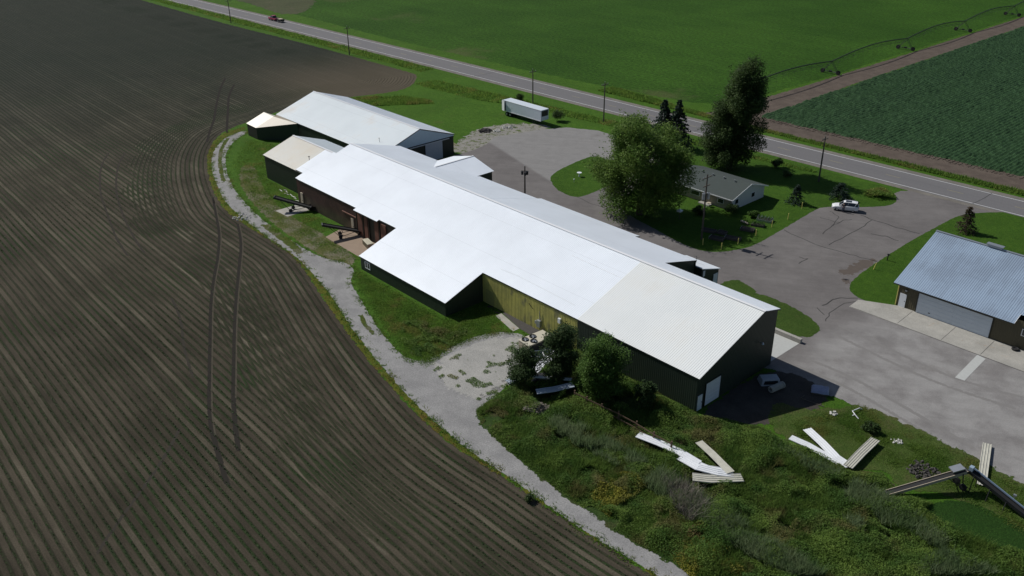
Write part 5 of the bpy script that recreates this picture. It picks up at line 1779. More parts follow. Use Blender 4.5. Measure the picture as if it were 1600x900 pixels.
def roof_sheet(label, pts, w, mat, sag=.0, group='discarded roof sheets', ribs=3, name='roof_sheet', taper=1.0):
    """bent ribbed sheet following pts (x, y, z)"""
    P = [Vector(p) for p in pts]
    prof = []
    for k in range(ribs + 1):
        c = -w / 2 + k * w / ribs
        prof += [(c - .05, 0), (c - .02, .05), (c + .02, .05), (c + .05, 0)]
    prof = [p for p in prof if -w / 2 - .06 <= p[0] <= w / 2 + .06]
    vs, fs = [], []
    n_ = len(prof)
    for i, p in enumerate(P):
        d = (P[min(i + 1, len(P) - 1)] - P[max(i - 1, 0)]).normalized()
        u = d.cross(Vector((0, 0, 1))).normalized()
        up = u.cross(d)
        for th in (0, -.03):
            vs += [tuple(p + u * a * taper + up * (b + th)) for a, b in prof]
    for i in range(len(P) - 1):
        a, b = i * 2 * n_, (i + 1) * 2 * n_
        for k in range(n_ - 1):
            fs.append((a + k, a + k + 1, b + k + 1, b + k))
            fs.append((a + n_ + k, b + n_ + k, b + n_ + k + 1, a + n_ + k + 1))
        for k in (0, n_ - 1):
            fs.append((a + k, b + k, b + n_ + k, a + n_ + k))
    for a in (0, (len(P) - 1) * 2 * n_):
        for k in range(n_ - 1):
            fs.append((a + k, a + n_ + k, a + n_ + k + 1, a + k + 1))
    o_ = MB().add(vs, fs).build(name, mat)
    tag(o_, label, 'roof sheet', group)
    return o_


def L3(px, py, z):
    x, y = at(px, py, z)
    return (x, y, z)


roof_sheet('white roof sheet half sunk in the weeds, lower arm of the white V', [L3(1235, 683, .75), L3(1262, 695, .7), L3(1290, 711, .62), L3(1312, 724, .55)], .85, M['sheet_white'])
roof_sheet('broad white roof sheet bent near its lower end, upper arm of the white V', [L3(1261, 670, .6), L3(1285, 692, .6), L3(1306, 714, .62), L3(1327, 728, .55)], 1.0, M['sheet_white'])
roof_sheet('grey ribbed roof sheet leading from the white V to the dark bush', [L3(1325, 729, .62), L3(1345, 708, .6), L3(1368, 686, .58)], .98, M['sheet_cream'], ribs=4)
roof_sheet('long white roof sheet running beneath the brown fence', [L3(996, 679, .9), L3(1030, 692, .9), L3(1062, 706, .9), L3(1092, 724, .85)], 1.0, M['sheet_white'])
roof_sheet('white roof sheet overlapping the lower end of the fence sheet', [L3(1062, 714, .85), L3(1090, 730, .95), L3(1122, 738, .9), L3(1146, 741, .8)], .95, M['sheet_white'])
roof_sheet('flat white roof sheet filling the corner of the sheet pile', [L3(1078, 722, .8), L3(1104, 733, .82), L3(1140, 739, .8)], 1.3, M['sheet_white'])
roof_sheet('cream ribbed roof sheet slanting down to the corner of the white ones', [L3(1092, 690, 1.0), L3(1112, 708, .95), L3(1142, 738, .95)], .85, M['sheet_cream'], ribs=4)
roof_sheet('dirty cream ribbed roof sheet lying across the bottom of the pile', [L3(1082, 745, .9), L3(1110, 748, .85), L3(1160, 746, .8)], 1.25, M['sheet_cream'], ribs=4)
roof_sheet('weathered streaked roof sheet lying across the gravel edge behind the old conveyors', [L3(1534, 758, .30), L3(1538, 728, .34), L3(1543, 693, .30)], .82, M['sheet_cream'], ribs=3)
roof_sheet('grey blue roof sheet on the ground left of the sheet stack', [L3(793, 597, .3), L3(812, 588, .3), L3(838, 574, .3), L3(866, 561, .3)], .95, M['sheet_blue'])
roof_sheet('white roof sheet lying past the cooling unit under the dark tree', [L3(834, 580, .5), L3(850, 566, .55), L3(872, 548, .6)], 1.2, M['sheet_white'])
roof_sheet('blue shaded roof sheet tilted on the top of the dark stack', [L3(838, 612, 1.0), L3(866, 608, 1.1), L3(896, 601, 1.25)], 1.0, M['sheet_blue'])
roof_sheet('thin white edged roof sheet at the back of the dark stack', [L3(822, 587, .9), L3(856, 590, 1.3), L3(894, 593, 1.2)], .45, M['sheet_white'], ribs=2)
roof_sheet('blue grey roof sheet under the fans of the cooling unit', [L3(833, 561, .3), L3(848, 550, .35), L3(864, 543, .35)], 1.0, M['sheet_blue'])
ft = thing('metal_frame', 'thin white rectangular metal frame lying beside the cooling unit', 'frame', (*at(846, 552, .8), .8), R(60))
MB().bar((-1.4, -.7, 0), (1.4, -.7, 0), .09, .06).bar((-1.4, .7, .04), (1.4, .7, .04), .09, .06).build('long_rail', M['trim_white'], ft)
MB().bar((-1.4, -.7, 0), (-1.4, .7, .04), .09, .06).bar((.2, -.7, 0), (.2, .7, .04), .09, .06).build('cross_rail', M['trim_white'], ft)
for x_ in (-1.3, 1.3):
    MB().bar((x_, -.7, -.8), (x_, -.7, 0), .06, .06).build('leg', M['trim_white'], ft)
x, y = at(853, 598, 0)
st = thing('panel_stack', 'dark stack of old wall panels in the shade under the round tree', 'panel stack', (x, y, 0), R(38))
for k in range(4):
    MB().box((.1 * k, .08 * k, .15 + k * .2), (3.6 - .2 * k, 1.6, .1), rz=.06 * k - .1).build('panel', M['brown_wall'], st)
x, y = at(890, 612, 0)
# white frame debris
x, y = at(1340, 648)
wf = thing('metal_frame', 'bent white pipe frame lying on the bare earth', 'frame', (x, y, .05), R(75))
MB().tube([(-.6, -.7, 0), (-.6, -.1, .25), (-.4, .5, .3), (.9, .6, .25), (1.2, .5, .05)], .06, 6).build('pipe', M['trim_white'], wf)
MB().tube([(-.6, -.1, .25), (-.75, .1, .02)], .05, 6).build('foot', M['trim_white'], wf)

# ------------------------------------------------------------------ things in the barn shadow
x, y = at(1203, 604, 0)
tc = thing('truck_topper', 'white truck bed cover with dark side windows in the shadow of the near barn', 'truck cover', (51.5, 6.6, .02), R(52))
v = [(-1.25, -.85, 0), (1.25, -.85, 0), (1.25, .85, 0), (-1.25, .85, 0), (-1.05, -.62, .75), (1.1, -.62, .75), (1.1, .62, .75), (-1.05, .62, .75)]
MB().add(v, [(0, 1, 5, 4), (1, 2, 6, 5), (2, 3, 7, 6), (3, 0, 4, 7), (4, 5, 6, 7)]).build('shell', flat('dull_grey_fibreglass', (.36, .38, .41), .5, var=.15), tc)
for s_ in (-1, 1):
    MB().add([(-.95, s_ * .81, .16), (.95, s_ * .81, .16), (.85, s_ * .685, .60), (-.8, s_ * .685, .60)], [(0, 1, 2, 3)]).build('side_window', M['glass'], tc)
MB().add([(1.24, -.65, .15), (1.24, .65, .15), (1.16, .55, .62), (1.16, -.55, .62)], [(0, 1, 2, 3)]).build('rear_window', M['glass'], tc)
rt = thing('culvert_pipe', 'short pale concrete pipe lying next to the truck cover in the barn shadow', 'pipe', (53.1, 5.7, .02), R(80))
mb = MB()
n_ = 16
for k in range(n_):
    a0 = 2 * math.pi * k / n_
    mb.bar((-1.0, .32 * math.cos(a0), .4 + .32 * math.sin(a0)), (1.0, .32 * math.cos(a0), .4 + .32 * math.sin(a0)), .14, .14)
mb.build('tube', M['concrete'], rt)
MB().cyl((.98, 0, .4), (1.16, 0, .4), .45, .45, 16).build('collar', M['concrete'], rt)
MB().cyl((-.6, -.1, .08), (-.6, .5, .06), .07, .07, 8).cyl((.5, -.1, .08), (.5, .5, .06), .07, .07, 8).build('wedge', M['wood_grey'], rt)
bb_ = thing('tarp_crate', 'crate under a wrinkled blue grey cover near the tip of the barn shadow', 'crate', (*at(1281, 613, 0), .02), R(28))
MB().box((0, 0, .22), (1.9, 1.5, .44)).build('crate', M['wood_grey'], bb_)
gx, gy = np.meshgrid(np.linspace(-1.05, 1.05, 15), np.linspace(-.85, .85, 13), indexing='ij')
gz = .5 + .10 * vnoise(gx + 9, gy + 9, .35, 2) - .28 * np.clip(np.maximum(np.abs(gx) - .9, np.abs(gy) - .7) * 6, 0, 1)
idx = np.arange(gx.size).reshape(gx.shape)
FQ = np.stack([idx[:-1, :-1], idx[1:, :-1], idx[1:, 1:], idx[:-1, 1:]], -1).reshape(-1, 4)
np_mesh('cover', np.column_stack([gx.ravel(), gy.ravel(), gz.ravel()]), FQ, flat('blue_grey_tarpaulin', (.22, .25, .36), .5, var=.3, scale=3), bb_)
x, y = at(1268, 628)
pf_ = thing('pallet_frame', 'thin wooden frame lying flat in the barn shadow below the covered crate', 'frame', (x, y, .03), R(15))
MB().bar((-1.3, 0, .03), (1.6, -.3, .03), .08, .06).build('long_rail', M['wood_grey'], pf_)
MB().bar((-1.3, .04, .03), (-1.1, 1.0, .03), .08, .06).build('cross_rail', M['wood_grey'], pf_)

# ------------------------------------------------------------------ fence on the slope
FP = [(670, 210), (728, 240), (800, 275), (880, 312), (966, 360), (1048, 412), (1132, 458)]
FP = [at(680 + a / 3.0769, 560 + b / 3.0769) for a, b in FP]
fc = thing('rail_fence', 'brown wooden two rail fence above the long white sheet in the weeds', 'fence', (45, -14, 0))
for x, y in FP:
    MB().box((x - 45, y + 14, .85), (.17, .17, 1.7)).build('post', M['wood_brown'], fc)
for k in range(len(FP) - 1):
    for z in (.75, 1.4):
        MB().bar((FP[k][0] - 45, FP[k][1] + 14 - .11, z), (FP[k + 1][0] - 45, FP[k + 1][1] + 14 - .11, z + .03), .05, .15).build('rail', M['wood_brown'], fc)

# ------------------------------------------------------------------ belt conveyors


def conveyor(label, foot, tip, wheels, w=.62, mat=None, group='black belt conveyors', name='belt_conveyor', pale=False):
    t = thing(name, label, 'conveyor', (foot[0], foot[1], 0), 0, group)
    f, e = Vector((0, 0, foot[2])), Vector((tip[0] - foot[0], tip[1] - foot[1], tip[2]))
    d = (e - f).normalized()
    u = d.cross(Vector((0, 0, 1))).normalized()
    up = u.cross(d)
    MB().bar(f + up * .05, e + up * .05, w, .04).build('belt', M['rubber'], t)
    for s_ in (-1, 1):
        MB().bar(f + u * s_ * w / 2, e + u * s_ * w / 2, .06, .34).build('side_rail', M['wood_pale'] if pale else M['black_metal'], t)
    MB().cyl(e - u * w * .55, e + u * w * .55, .17, n=12).build('head_roller', M['black_metal'], t)
    MB().cyl(f - u * w * .55, f + u * w * .55, .15, n=12).build('tail_roller', M['black_metal'], t)
    mb = MB()
    L = (e - f).length
    for k in range(int(L / 1.2)):
        p = f + d * (k * 1.2 + .5)
        mb.bar(p - u * w * .5 - up * .08, p + u * w * .5 - up * .08, .05, .05)
    mb.build('cross_brace', M['dark_metal'], t)
    if wheels:
        mid = f.lerp(e, wheels)
        foot_l = [Vector((mid.x, mid.y, .32)) + u * s_ * .85 for s_ in (-1, 1)]
        mb = MB()
        for fl, s_ in zip(foot_l, (-1, 1)):
            mb.tube([f.lerp(e, .86) + u * s_ * w * .45, fl], .045, 6)
            mb.tube([f.lerp(e, .45) + u * s_ * w * .45, fl], .045, 6)
            mb.tube([f.lerp(e, .1) + u * s_ * w * .45, fl], .045, 6)
        mb.tube(foot_l, .055, 6)
        mb.tube([(f.lerp(e, .55) + Vector((0, 0, -.5))) + u * .5, (f.lerp(e, .55) + Vector((0, 0, -.5))) - u * .5], .03, 6)
        mb.build('undercarriage', M['black_metal'], t)
        for fl in foot_l:
            w_ = MB().cyl(fl - u * .1, fl + u * .1, .32, n=14).build('wheel', M['rubber'], t)
            MB().cyl(fl - u * .11, fl + u * .11, .16, n=10).build('rim', M['dark_metal'], w_)
    return t, f, e, d, u


def hopper(t, s=1.0):
    v = [(-.35 * s, -.35 * s, .25), (.35 * s, -.35 * s, .25), (.35 * s, .35 * s, .25), (-.35 * s, .35 * s, .25), (-.7 * s, -.6 * s, 1.0), (.7 * s, -.6 * s, 1.0), (.7 * s, .6 * s, 1.0), (-.7 * s, .6 * s, 1.0)]
    MB().add(v, [(0, 1, 5, 4), (1, 2, 6, 5), (2, 3, 7, 6), (3, 0, 4, 7), (0, 3, 2, 1)]).build('hopper', M['black_metal'], t)
    MB().box((.5 * s, .2, .55), (.5, .4, .4)).build('motor', M['dark_metal'], t)


t, *_ = conveyor('black belt conveyor rising from the red wall over the left concrete pad', (*at(486, 324, .7), .7), (*at(429, 308, 2.6), 2.6), .55, w=.95)
hopper(t, 1.25)
t, *_ = conveyor('black belt conveyor over the tan pad beside the wooden crate', (*at(562, 361, .7), .7), (*at(504, 351, 2.6), 2.6), .55, w=.95)
hopper(t, 1.25)
el = (*at(1510, 735, 2.1), 2.1)
t, f, e, d, u = conveyor('old belt conveyor with pale side boards rising from the grass to a second conveyor', (*at(1386, 771, .35), .35), el, 0, w=.68, pale=True, group=None)
mb = MB()
for s_ in (-1, 1):
    mb.tube([e - d * .6 + u * s_ * .4, Vector((e.x + .6 * s_ * u.x - .3, e.y + .6 * s_ * u.y, -.0))], .06, 6)
    mb.tube([e - d * 2.2 + u * s_ * .4, Vector((e.x + .6 * s_ * u.x - .3, e.y + .6 * s_ * u.y, .0))], .05, 6)
mb.build('leg', M['dark_metal'], t)
MB().box((e.x - d.x * 1.2, e.y - d.y * 1.2, e.z + .45), (1.3, .9, .12), rz=math.atan2(d.y, d.x), ry=-.2).build('cover_plate', M['galv'], t)
for s_ in (-1, 1):
    p = e - d * .35 + u * s_ * .55
    w_ = MB().cyl((p.x, p.y - .1, .38), (p.x, p.y + .1, .38), .38, n=16).build('wheel', M['rubber'], t)
    MB().cyl((p.x, p.y - .12, .38), (p.x, p.y + .12, .38), .18, n=10).build('rim', M['dark_metal'], w_)
t2, f2, e2, d2, u2 = conveyor('blue edged black conveyor sloping down into the weeds at the right edge', (*at(1601, 803, .45), .45), (el[0] + .35, el[1] + .3, 2.05), 0, w=.62, group=None)
MB().bar(f2 + u2 * .45 + Vector((0, 0, .2)), e2 + u2 * .45 + Vector((0, 0, .2)), .1, .16).build('guard_rail', flat('faded_blue_paint', (.20, .27, .36), .5), t2)
mb = MB()
for k in (.3, .6, .9):
    p = f2.lerp(e2, k)
    for s_ in (-1, 1):
        mb.tube([p + u2 * s_ * .35, Vector((p.x + u2.x * s_ * .7, p.y + u2.y * s_ * .7, -f2.z * 0))], .05, 6)
mb.build('leg', M['dark_metal'], t2)
MB().tube([f2.lerp(e2, .25) + u2 * .5, f2.lerp(e2, .25) + u2 * .5 + Vector((0, 0, .6))], .05, 6).box(tuple(f2.lerp(e2, .25) + u2 * .5 + Vector((0, 0, .7))), (.3, .2, .2)).build('motor', M['galv'], t2)
MB().box(tuple(e2 + Vector((0, 0, .35))), (.4, .5, .45)).build('drive_box', flat('pale_blue_drive_box', (.28, .36, .45), .5), t2)
# crate
x, y = at(575, 381, .4)
cr_ = thing('wooden_crate', 'open wooden box with pale top boards on the tan concrete beside the wing', 'crate', (x, y, .03), R(-8 + 84))
MB().box((0, 0, .4), (1.1, 2.4, .7)).build('crate', M['olive_wall'], cr_)
mb = MB()
for k in range(4):
    mb.box((-.4 + k * .27, .03 * k, .79), (.24, 2.5, .06), rz=.01 * k)
mb.build('top_board', flat('pale_new_boards', (.5, .47, .36), .7, var=.15), cr_)
MB().box((0, -1.25, .4), (1.15, .06, .72)).build('end_board', M['wood_pale'], cr_)

# ------------------------------------------------------------------ irrigation pivot
pv = thing('irrigation_pivot', 'long dark irrigation pivot on wheeled towers along the far green field', 'irrigation machine', (-27, 156, 0))
TY = [111.0, 156.0, 200.4, 241.3, 282.4, 324.0]
for i, ty in enumerate(TY):
    X0, Y0 = -27 + 27 + (-.25 if i else 0), ty - 156
    if i:
        mb = MB()
        for s_ in (-1, 1):
            for k in (-1, 1):
                mb.tube([(k * .25, Y0, 3.4), (s_ * 2.3, Y0 + k * .35, .55)], .06, 6)
        mb.tube([(-2.5, Y0, .6), (2.5, Y0, .6)], .1, 6)
        tw = mb.build('tower', M['dark_metal'], pv)
        MB().box((0, Y0, .7), (.7, .45, .45)).build('motor', M['black_metal'], tw)
        for s_ in (-1, 1):
            MB().cyl((s_ * 2.4, Y0 - .2, .6), (s_ * 2.4, Y0 + .2, .6), .62, n=16).build('wheel', M['rubber'], tw)
    if i + 1 < len(TY):
        Y1 = TY[i + 1] - 156
        arch = [(0, Y0 + (Y1 - Y0) * k / 10, 3.5 + 1.35 * math.sin(math.pi * k / 10)) for k in range(11)]
        mb = MB().tube(arch, .14, 7)
        for k in range(10):
            a, b = Vector(arch[k]), Vector(arch[k + 1])
            m_ = (a + b) / 2
            for s_ in (-1, 1):
                lo = Vector((s_ * .55, m_.y, m_.z - .95))
                mb.tube([a, lo], .028, 4).tube([b, lo], .028, 4)
                if k:
                    pm_ = (Vector(arch[k - 1]) + a) / 2
                    mb.tube([(s_ * .55, pm_.y, pm_.z - .95), lo], .03, 4)
        sp = mb.build('span', M['dark_metal'], pv)
        mb = MB()
        for k in range(1, 16):
            yy = Y0 + (Y1 - Y0) * k / 16
            zz = 3.5 + 1.35 * math.sin(math.pi * k / 16)
            mb.tube([(0, yy, zz), (.35, yy, zz - .3), (.4, yy, zz - 2.3)], .018, 4)
        mb.build('drop_hose', M['black_metal'], sp)

# ------------------------------------------------------------------ small things
x, y = at(905, 276)
t = thing('bird_bath', 'small white bird bath on the round lawn island', 'bird bath', (x, y, .02))
MB().cyl((0, 0, 0), (0, 0, .7), .14, .1, 10).build('pedestal', M['door_white'], t)
MB().cyl((0, 0, .7), (0, 0, .85), .25, .5, 14).build('basin', M['door_white'], t)
x, y = at(897, 285)
t = thing('lawn_lamp', 'tiny pale lamp on the round lawn island left of the bird bath', 'lamp', (x, y, .02))
MB().cyl((0, 0, 0), (0, 0, .5), .06, n=8).build('stem', M['galv'], t)
MB().ball((0, 0, .6), .16, 10, 6).build('globe', M['door_white'], t)
x, y = at(1061, 343)
t = thing('bird_feeder', 'pale bird feeder on a post under the big leafy tree', 'bird feeder', (x, y, .02))
MB().cyl((0, 0, 0), (0, 0, 1.5), .05, n=8).build('post', M['wood_grey'], t)
MB().box((0, 0, 1.6), (.7, .7, .2)).add([(-.45, -.45, 1.75), (.45, -.45, 1.75), (.45, .45, 1.75), (-.45, .45, 1.75), (0, 0, 2.05)], [(0, 1, 4), (1, 2, 4), (2, 3, 4), (3, 0, 4)]).build('tray', M['door_white'], t)
x, y = at(1107, 323)
t = thing('garden_table', 'small pale table and post by the house front', 'table', (x, y, .02))
MB().cyl((0, 0, .72), (0, 0, .78), .42, n=14).build('table_top', M['wood_pale'], t)
for k in range(3):
    MB().bar((0, 0, .7), (.4 * math.cos(k * 2.1), .4 * math.sin(k * 2.1), 0), .05, .05).build('leg', M['galv'], t)
x, y = at(1588, 545)
t = thing('old_tyre', 'black tyre lying on the apron by the dark garage wall', 'tyre', (69.2, 37.0, .04))
mb = MB()
for k in range(18):
    a0, a1 = 2 * math.pi * k / 18, 2 * math.pi * (k + 1) / 18
    mb.tube([(.36 * math.cos(a0), .36 * math.sin(a0), .12), (.36 * math.cos(a1), .36 * math.sin(a1), .12)], .13, 8)
mb.build('tread', M['rubber'], t)
MB().cyl((0, 0, .1), (0, 0, .14), .25, n=14).build('rim', M['dark_metal'], t)


def rubble(name, label, x, y, n, spread, size, mat, hgt=.3):
    mb = MB()
    for _ in range(n):
        a, r_ = random.uniform(0, 6.28), spread * random.random() ** .6
        s_ = size * random.uniform(.4, 1.2)
        mb.box((x + r_ * math.cos(a), y + r_ * math.sin(a), s_ * .25 + hgt * (1 - r_ / spread) * random.random()), (s_, s_ * .8, s_ * .6), random.uniform(0, 3), random.uniform(-.6, .6), random.uniform(-.6, .6), top=.7)
    o_ = mb.build(name, mat)
    return tag(o_, label, 'rubble', kind='stuff' if spread >= 1.6 and size < .36 else None)


x, y = at(757, 205)
rubble('rubble_heap', 'dark heap of earth on the grass near the far barn', x, y, 90, 1.6, .5, M['rubble_dark'], .4)
x, y = at(776, 205)
rubble('rubble_heap', 'small heap of white rubble right of the dark earth heap', x, y, 30, .8, .4, M['rubble_white'], .3)
x, y = at(794, 199)
rubble('rubble_heap', 'scattered pale stones in the grass in front of the trailer', x, y, 40, 1.6, .35, M['rubble_white'], .1)
x, y = at(1443, 737)
rubble('rubble_heap', 'low mound of broken earth and sticks left of the conveyors', x, y, 110, 1.7, .34, M['rubble_dark'], .25)
x, y = at(1401, 690)
rubble('rubble_heap', 'small patch of pale stones on the dry grass right of the dark bush', x, y, 26, .7, .22, M['rubble_white'], .1)
x, y = at(1302, 646)
rubble('rubble_heap', 'few pale stones at the edge of the barn shadow', x, y, 10, .5, .35, M['rubble_white'], .1)
x, y = at(378, 340)
rubble('rubble_heap', 'pale stones at the field edge by the bend of the track', x, y, 40, 1.6, .3, M['rubble_white'], .1)
x, y = at(447, 297)
o = rubble('broken_boards', 'thin broken white boards lying along the tan barn wall', x, y, 1, .1, .1, M['rubble_white'], .05)
mb = MB()
for k in range(9):
    xx, yy = -52 + k * .9 + random.uniform(-.3, .3), -3.6 - .15 * k + random.uniform(-.5, .5)
    mb.bar((xx, yy, .05), (xx + random.uniform(.7, 1.3), yy + random.uniform(-.25, .25), .07), .14, .05)
o.data = mb.build('broken_boards', M['rubble_white']).data
bpy.data.objects.remove([q_ for q_ in COL.objects if q_.name.startswith('broken_boards.')][0])
x, y = at(1160, 355)
lg = thing('log_bench', 'short pale log lying on the lawn behind the dark raised bed', 'log', (*at(1163, 349), .02), R(-10))
MB().tube([(-.8, 0, .2), (.8, .05, .2)], [.18, .16], 9).build('log', M['wood_pale'], lg)
MB().box((-.5, 0, .05), (.15, .4, .1)).box((.5, 0, .05), (.15, .4, .1)).build('block', M['wood_grey'], lg)

# ------------------------------------------------------------------ weeds and grass
WS = chaikin(WEEDS, 1)


def weed_cloud(name, label, region, n, size, hmul, mat, seed, cat='weeds', lo=.0, thresh=0.0, scale=2.2):
    p = sample(region, n, .1)
    hh = (.35 + 1.5 * np.clip(vnoise(p[:, 0], p[:, 1], scale, seed) - .25, 0, 1) + .5 * vnoise(p[:, 0], p[:, 1], .7, seed + 1)) * hmul
    if thresh:
        k = vnoise(p[:, 0], p[:, 1], scale * 1.6, seed + 2) > thresh
        p, hh = p[k], hh[k]
    edge_ = np.clip(sdist(p, region) / 1.2, .15, 1)
    z = hh * edge_ * RNG.uniform(lo, 1, len(p)) ** .5
    o_ = leaves(name, np.column_stack([p, z]), size, mat, upbias=.45)
    tag(o_, label, cat, kind='stuff')
    return o_


NEARW = [p for p in WEEDS]
keepout = [trace([(1432, 800), (1455, 786), (1500, 780), (1545, 796), (1600, 825)]) + [(92, -1)] + trace([(1600, 872), (1560, 862), (1500, 838), (1462, 822)])]


def minus(poly, n, mg=.1):
    p = sample(poly, n, mg)
    for k in keepout:
        p = p[sdist(p, k) < .2]
    return p


SHEETS = [o_ for o_ in COL.objects if o_.name.startswith('roof_sheet')]
LINES = []
for o_ in SHEETS:
    vv = np.array([tuple(v.co) for v in o_.data.vertices])
    LINES.append((vv[:, :2].mean(0), vv))


def off_sheets(p, d=.12):
    """leave the tops of the lying sheets mostly clear"""
    ok = np.ones(len(p), bool)
    for c_, vv in LINES:
        near = np.hypot(p[:, 0] - c_[0], p[:, 1] - c_[1]) < 7
        if not near.any():
            continue
        q_ = vv[:, :2]
        i_ = np.where(near)[0]
        best = np.full(len(i_), 9.0)
        for k in range(0, len(q_)):
            best = np.minimum(best, np.hypot(p[i_, 0] - q_[k, 0], p[i_, 1] - q_[k, 1]))
        A, B = q_[:len(q_) // 2].mean(0), q_[len(q_) // 2:].mean(0)
        ax = B - A
        ax /= np.linalg.norm(ax) + 1e-9
        r_ = p[i_] - c_
        along, side = r_ @ ax, np.abs(r_ @ np.array([-ax[1], ax[0]]))
        L_ = np.abs((q_ - c_) @ ax).max()
        W_2 = .36
        ok[i_[(np.abs(along) < L_) & (side < W_2 + d)]] = False
    return ok


p = minus(WEEDS, 620000)
big = vnoise(p[:, 0], p[:, 1], 1.5, 21) + .5 * vnoise(p[:, 0], p[:, 1], 5.0, 22)
p = p[big > .40]
p = p[off_sheets(p) | (vnoise(p[:, 0], p[:, 1], 1.1, 29) > .80)]
hh = .2 + 1.75 * np.clip(vnoise(p[:, 0], p[:, 1], 2.4, 23) - .28, 0, 1) + .3 * vnoise(p[:, 0], p[:, 1], .6, 24)
hh *= np.clip(sdist(p, WEEDS) / 1.5, .12, 1)
o = leaves('weeds', np.column_stack([p, hh * RNG.uniform(0, 1, len(p)) ** .5]), .15, M['weed'], upbias=1.0)
tag(o, 'dense dark green weeds covering the slope between the near barn and the gravel track', 'weeds', kind='stuff')
p = minus(WEEDS, 260000)
p = p[vnoise(p[:, 0], p[:, 1], 2.6, 31) > .42]
p = p[off_sheets(p, .2)]
hh = .35 + .75 * np.clip(vnoise(p[:, 0], p[:, 1], 3.0, 23) - .2, 0, 1)
o = blades('wild_grass', np.column_stack([p, .3 * hh]), hh * np.clip(sdist(p, WEEDS) / 1.2, .2, 1), .075, M['wild_blade'], lean=.5)
tag(o, 'long wild grass mixed through the weeds of the slope', 'grass', kind='stuff')
GR = trace([(930, 730), (1000, 740), (1060, 790), (1110, 820), (1180, 850), (1240, 905), (1080, 905), (1040, 868), (970, 825), (915, 780)])
weed_cloud('goldenrod', 'yellowing and brown weeds on the lower slope by the gravel track', GR, 60000, .19, .72, M['goldenrod'], 41, thresh=.40)
GB = trace([(862, 655), (900, 668), (960, 700), (1040, 745), (1120, 800), (1200, 850), (1290, 905), (1230, 905), (1140, 855), (1060, 800), (980, 745), (900, 700), (858, 672)])
pg = sample(GB, 30000, 0)
k_ = vnoise(pg[:, 0], pg[:, 1], 1.3, 50) > .34
pg = pg[k_]
o = blades('tall_grass', np.column_stack([pg, RNG.uniform(.0, .5, len(pg))]), 1.15, .07, M['tallgrass'], lean=.38)
tag(o, 'pale band of tall seeding grass running down the weedy slope', 'tall grass', kind='stuff')
GB2 = trace([(1200, 700), (1290, 735), (1400, 790), (1480, 850), (1560, 905), (1420, 905), (1330, 830), (1240, 760)])
pg = sample(GB2, 26000, 0)
pg = pg[vnoise(pg[:, 0], pg[:, 1], 2.0, 55) > .48]
o = blades('tall_grass', np.column_stack([pg, RNG.uniform(.1, .6, len(pg))]), 1.0, .08, M['tallgrass'], lean=.38)
tag(o, 'grey green tall grass clumps below the white roof sheets', 'tall grass', kind='stuff')
DD = trace([(1030, 760), (1075, 768), (1098, 790), (1100, 815), (1078, 822), (1050, 795)])
pg = sample(DD, 3800, 0)
o = blades('dead_stalks', np.column_stack([pg, RNG.uniform(.2, .7, len(pg))]), 1.3, .05, M['dead'], lean=.55)
tag(o, 'patch of pale grey dead stalks in the weeds near the gravel track', 'dead stalks', kind='stuff')
# weed patch by the wing corner and along the barn foot
WP = trace([(628, 500), (660, 500), (695, 512), (730, 512), (742, 522), (705, 545), (675, 560), (645, 560), (620, 530)])


def fade(p, poly, d=1.6):
    """thin a scatter out towards the border of its region"""
    return p[RNG.uniform(0, 1, len(p)) < np.clip(sdist(p, poly) / d, 0, 1)]


p = fade(sample(WP, 26000, 0), WP, 1.5)
p = p[vnoise(p[:, 0], p[:, 1], 1.3, 63) > .42]
o = leaves('weed_patch', np.column_stack([p, RNG.uniform(.02, 1, len(p)) * (.12 + .55 * vnoise(p[:, 0], p[:, 1], 1.5, 61))]), .17, M['weed'], upbias=1.0)
tag(o, 'low scrubby weeds between the wing corner and the gravel patch', 'weeds', kind='stuff')
GPT = trace([(672, 575), (700, 556), (740, 540), (800, 530), (830, 540), (815, 590), (780, 625), (735, 640), (700, 605)])
p = sample(GPT, 42000, 0)
p = p[vnoise(p[:, 0], p[:, 1], .8, 63) + .25 * vnoise(p[:, 0], p[:, 1], 3.0, 64) > .86]
o = leaves('gravel_weeds', np.column_stack([p, RNG.uniform(.02, .16, len(p))]), .13, M['grass_blade'], upbias=.8)
tag(o, 'sparse green tufts growing through the gravel patch', 'weeds', kind='stuff')


def turf(name, label, poly, n, seed, base=.08, amp=.22, w=.11, thresh=0.0, d=1.6, cut=None):
    p = fade(sample(poly, n, 0), poly, d)
    if cut is not None:
        p = p[cut(p)]
    if thresh:
        p = p[vnoise(p[:, 0], p[:, 1], 1.3, seed + 5) > thresh]
    o = blades(name, np.column_stack([p, np.zeros(len(p))]), base + amp * np.clip(vnoise(p[:, 0], p[:, 1], 1.4, seed) - .3, 0, 1), w, M['grass_blade'], lean=.7)
    tag(o, label, 'grass', kind='stuff')


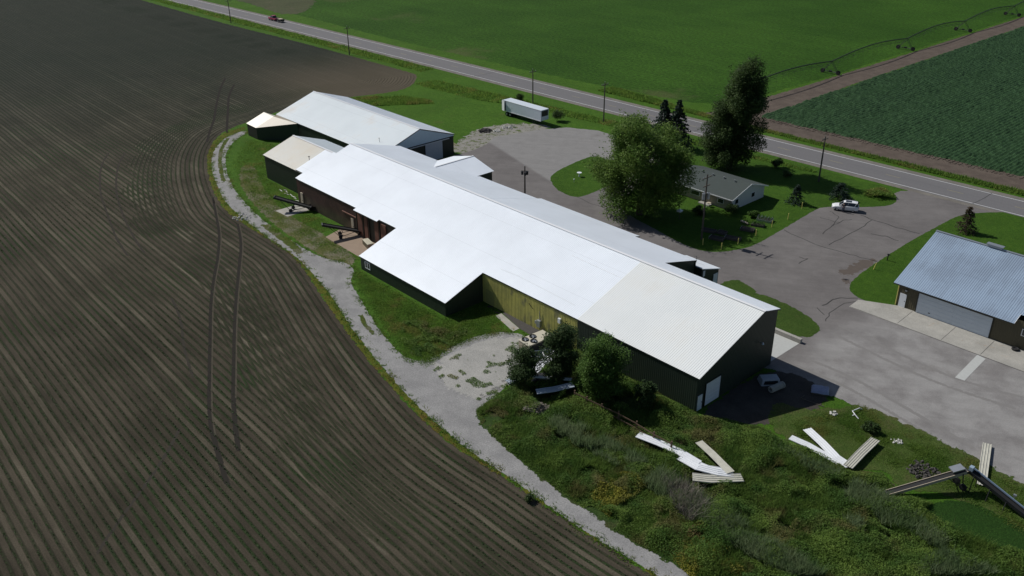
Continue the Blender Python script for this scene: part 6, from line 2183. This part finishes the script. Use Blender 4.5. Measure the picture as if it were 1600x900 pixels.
VG = chaikin(VERGE, 1)
turf('verge_grass', 'ragged yellow green grass along the field side of the gravel track', VG, 80000, 70, .12, .35, .12, 0, .5)
BARN_CUT = lambda p: ~((p[:, 0] > -43) & (p[:, 0] < -38.2) & (p[:, 1] > -10.4)) & ~((p[:, 0] > -28) & (p[:, 0] < -11) & (p[:, 1] > -10.2)) & ~((p[:, 1] > -2.9) & (p[:, 0] > -59.8)) & ~((p[:, 1] > -4.9) & (p[:, 0] > -43.4))
LW = [(-10.9, -12.6)] + [(10.4, -12.6), (10.8, -5.4), (15, -6.4), (20, -8.4)] + trace([(808, 522), (760, 530), (712, 548), (665, 578), (625, 552), (594, 508), (566, 465), (548, 432)])
turf('lawn_grass', 'uneven green grass in front of the low wing wall', LW, 120000, 72)
LW2 = trace([(384, 215), (430, 224), (470, 250), (480, 325), (560, 372), (565, 408), (540, 408), (500, 395), (460, 372), (425, 348), (395, 320), (370, 285), (360, 255)])
turf('lawn_grass', 'bright green grass between the curved track and the conveyors', LW2, 110000, 74, cut=BARN_CUT)
RG = trace([(1200, 660), (1260, 648), (1345, 630), (1420, 664), (1540, 725), (1620, 770), (1620, 850), (1480, 770), (1390, 735), (1330, 705), (1250, 695)])
turf('rough_grass', 'patchy rough grass between the near barn shadow and the conveyors', RG, 100000, 76, .06, .28, .09, 0, 2.5)
# tufts that break up the edges of the track
pe = []
for a, b in zip(PATH, PATH[1:] + PATH[:1]):
    L_ = math.hypot(b[0] - a[0], b[1] - a[1])
    k = int(L_ * 90)
    t_ = RNG.uniform(0, 1, (k, 1))
    pe.append(np.array(a) * (1 - t_) + np.array(b) * t_ + RNG.normal(0, .38, (k, 2)))
p = np.vstack(pe)
p = p[vnoise(p[:, 0], p[:, 1], .8, 90) > .5]
p = p[(p[:, 0] < 71)]
o = blades('track_edge_grass', np.column_stack([p, np.zeros(len(p))]), .17, .11, M['grass_blade'], lean=.8)
tag(o, 'small grass tufts along both edges of the gravel track', 'grass', kind='stuff')
# taller roadside grass with its mown edge, left of the trailer lawn
p = np.vstack([sample([(-100, 64), (-100, 71), (-20, 79), (14, 80.3), (14, 78.8), (-20, 75.5), (-60, 70.5), (-75, 66)], 26000, 0), sample([(-100, 44), (-92, 54), (-84, 57.5), (-80, 56), (-88, 45), (-95, 37)], 12000, 0),
               sample([(-300, 69), (-110, 74), (-110, 79), (-300, 73.5)], 22000, 0)])
o = blades('roadside_grass', np.column_stack([p, np.zeros(len(p))]), .35 + .6 * np.clip(vnoise(p[:, 0], p[:, 1], 3.0, 80) - .3, 0, 1), .22, M['grass_blade'], lean=.4)
tag(o, 'tall unmown grass in the ditch along the near side of the highway', 'grass', kind='stuff')
p = sample([(-60, 95.2), (60, 96.0), (60, 98.8), (-20, 97.2), (-60, 101)], 22000, 0)
o = blades('roadside_grass', np.column_stack([p, np.zeros(len(p))]), .4 + .5 * np.clip(vnoise(p[:, 0], p[:, 1], 3.0, 82) - .3, 0, 1), .25, M['grass_blade'], lean=.4)
tag(o, 'bright grass strip between the highway and the brown headland', 'grass', kind='stuff')
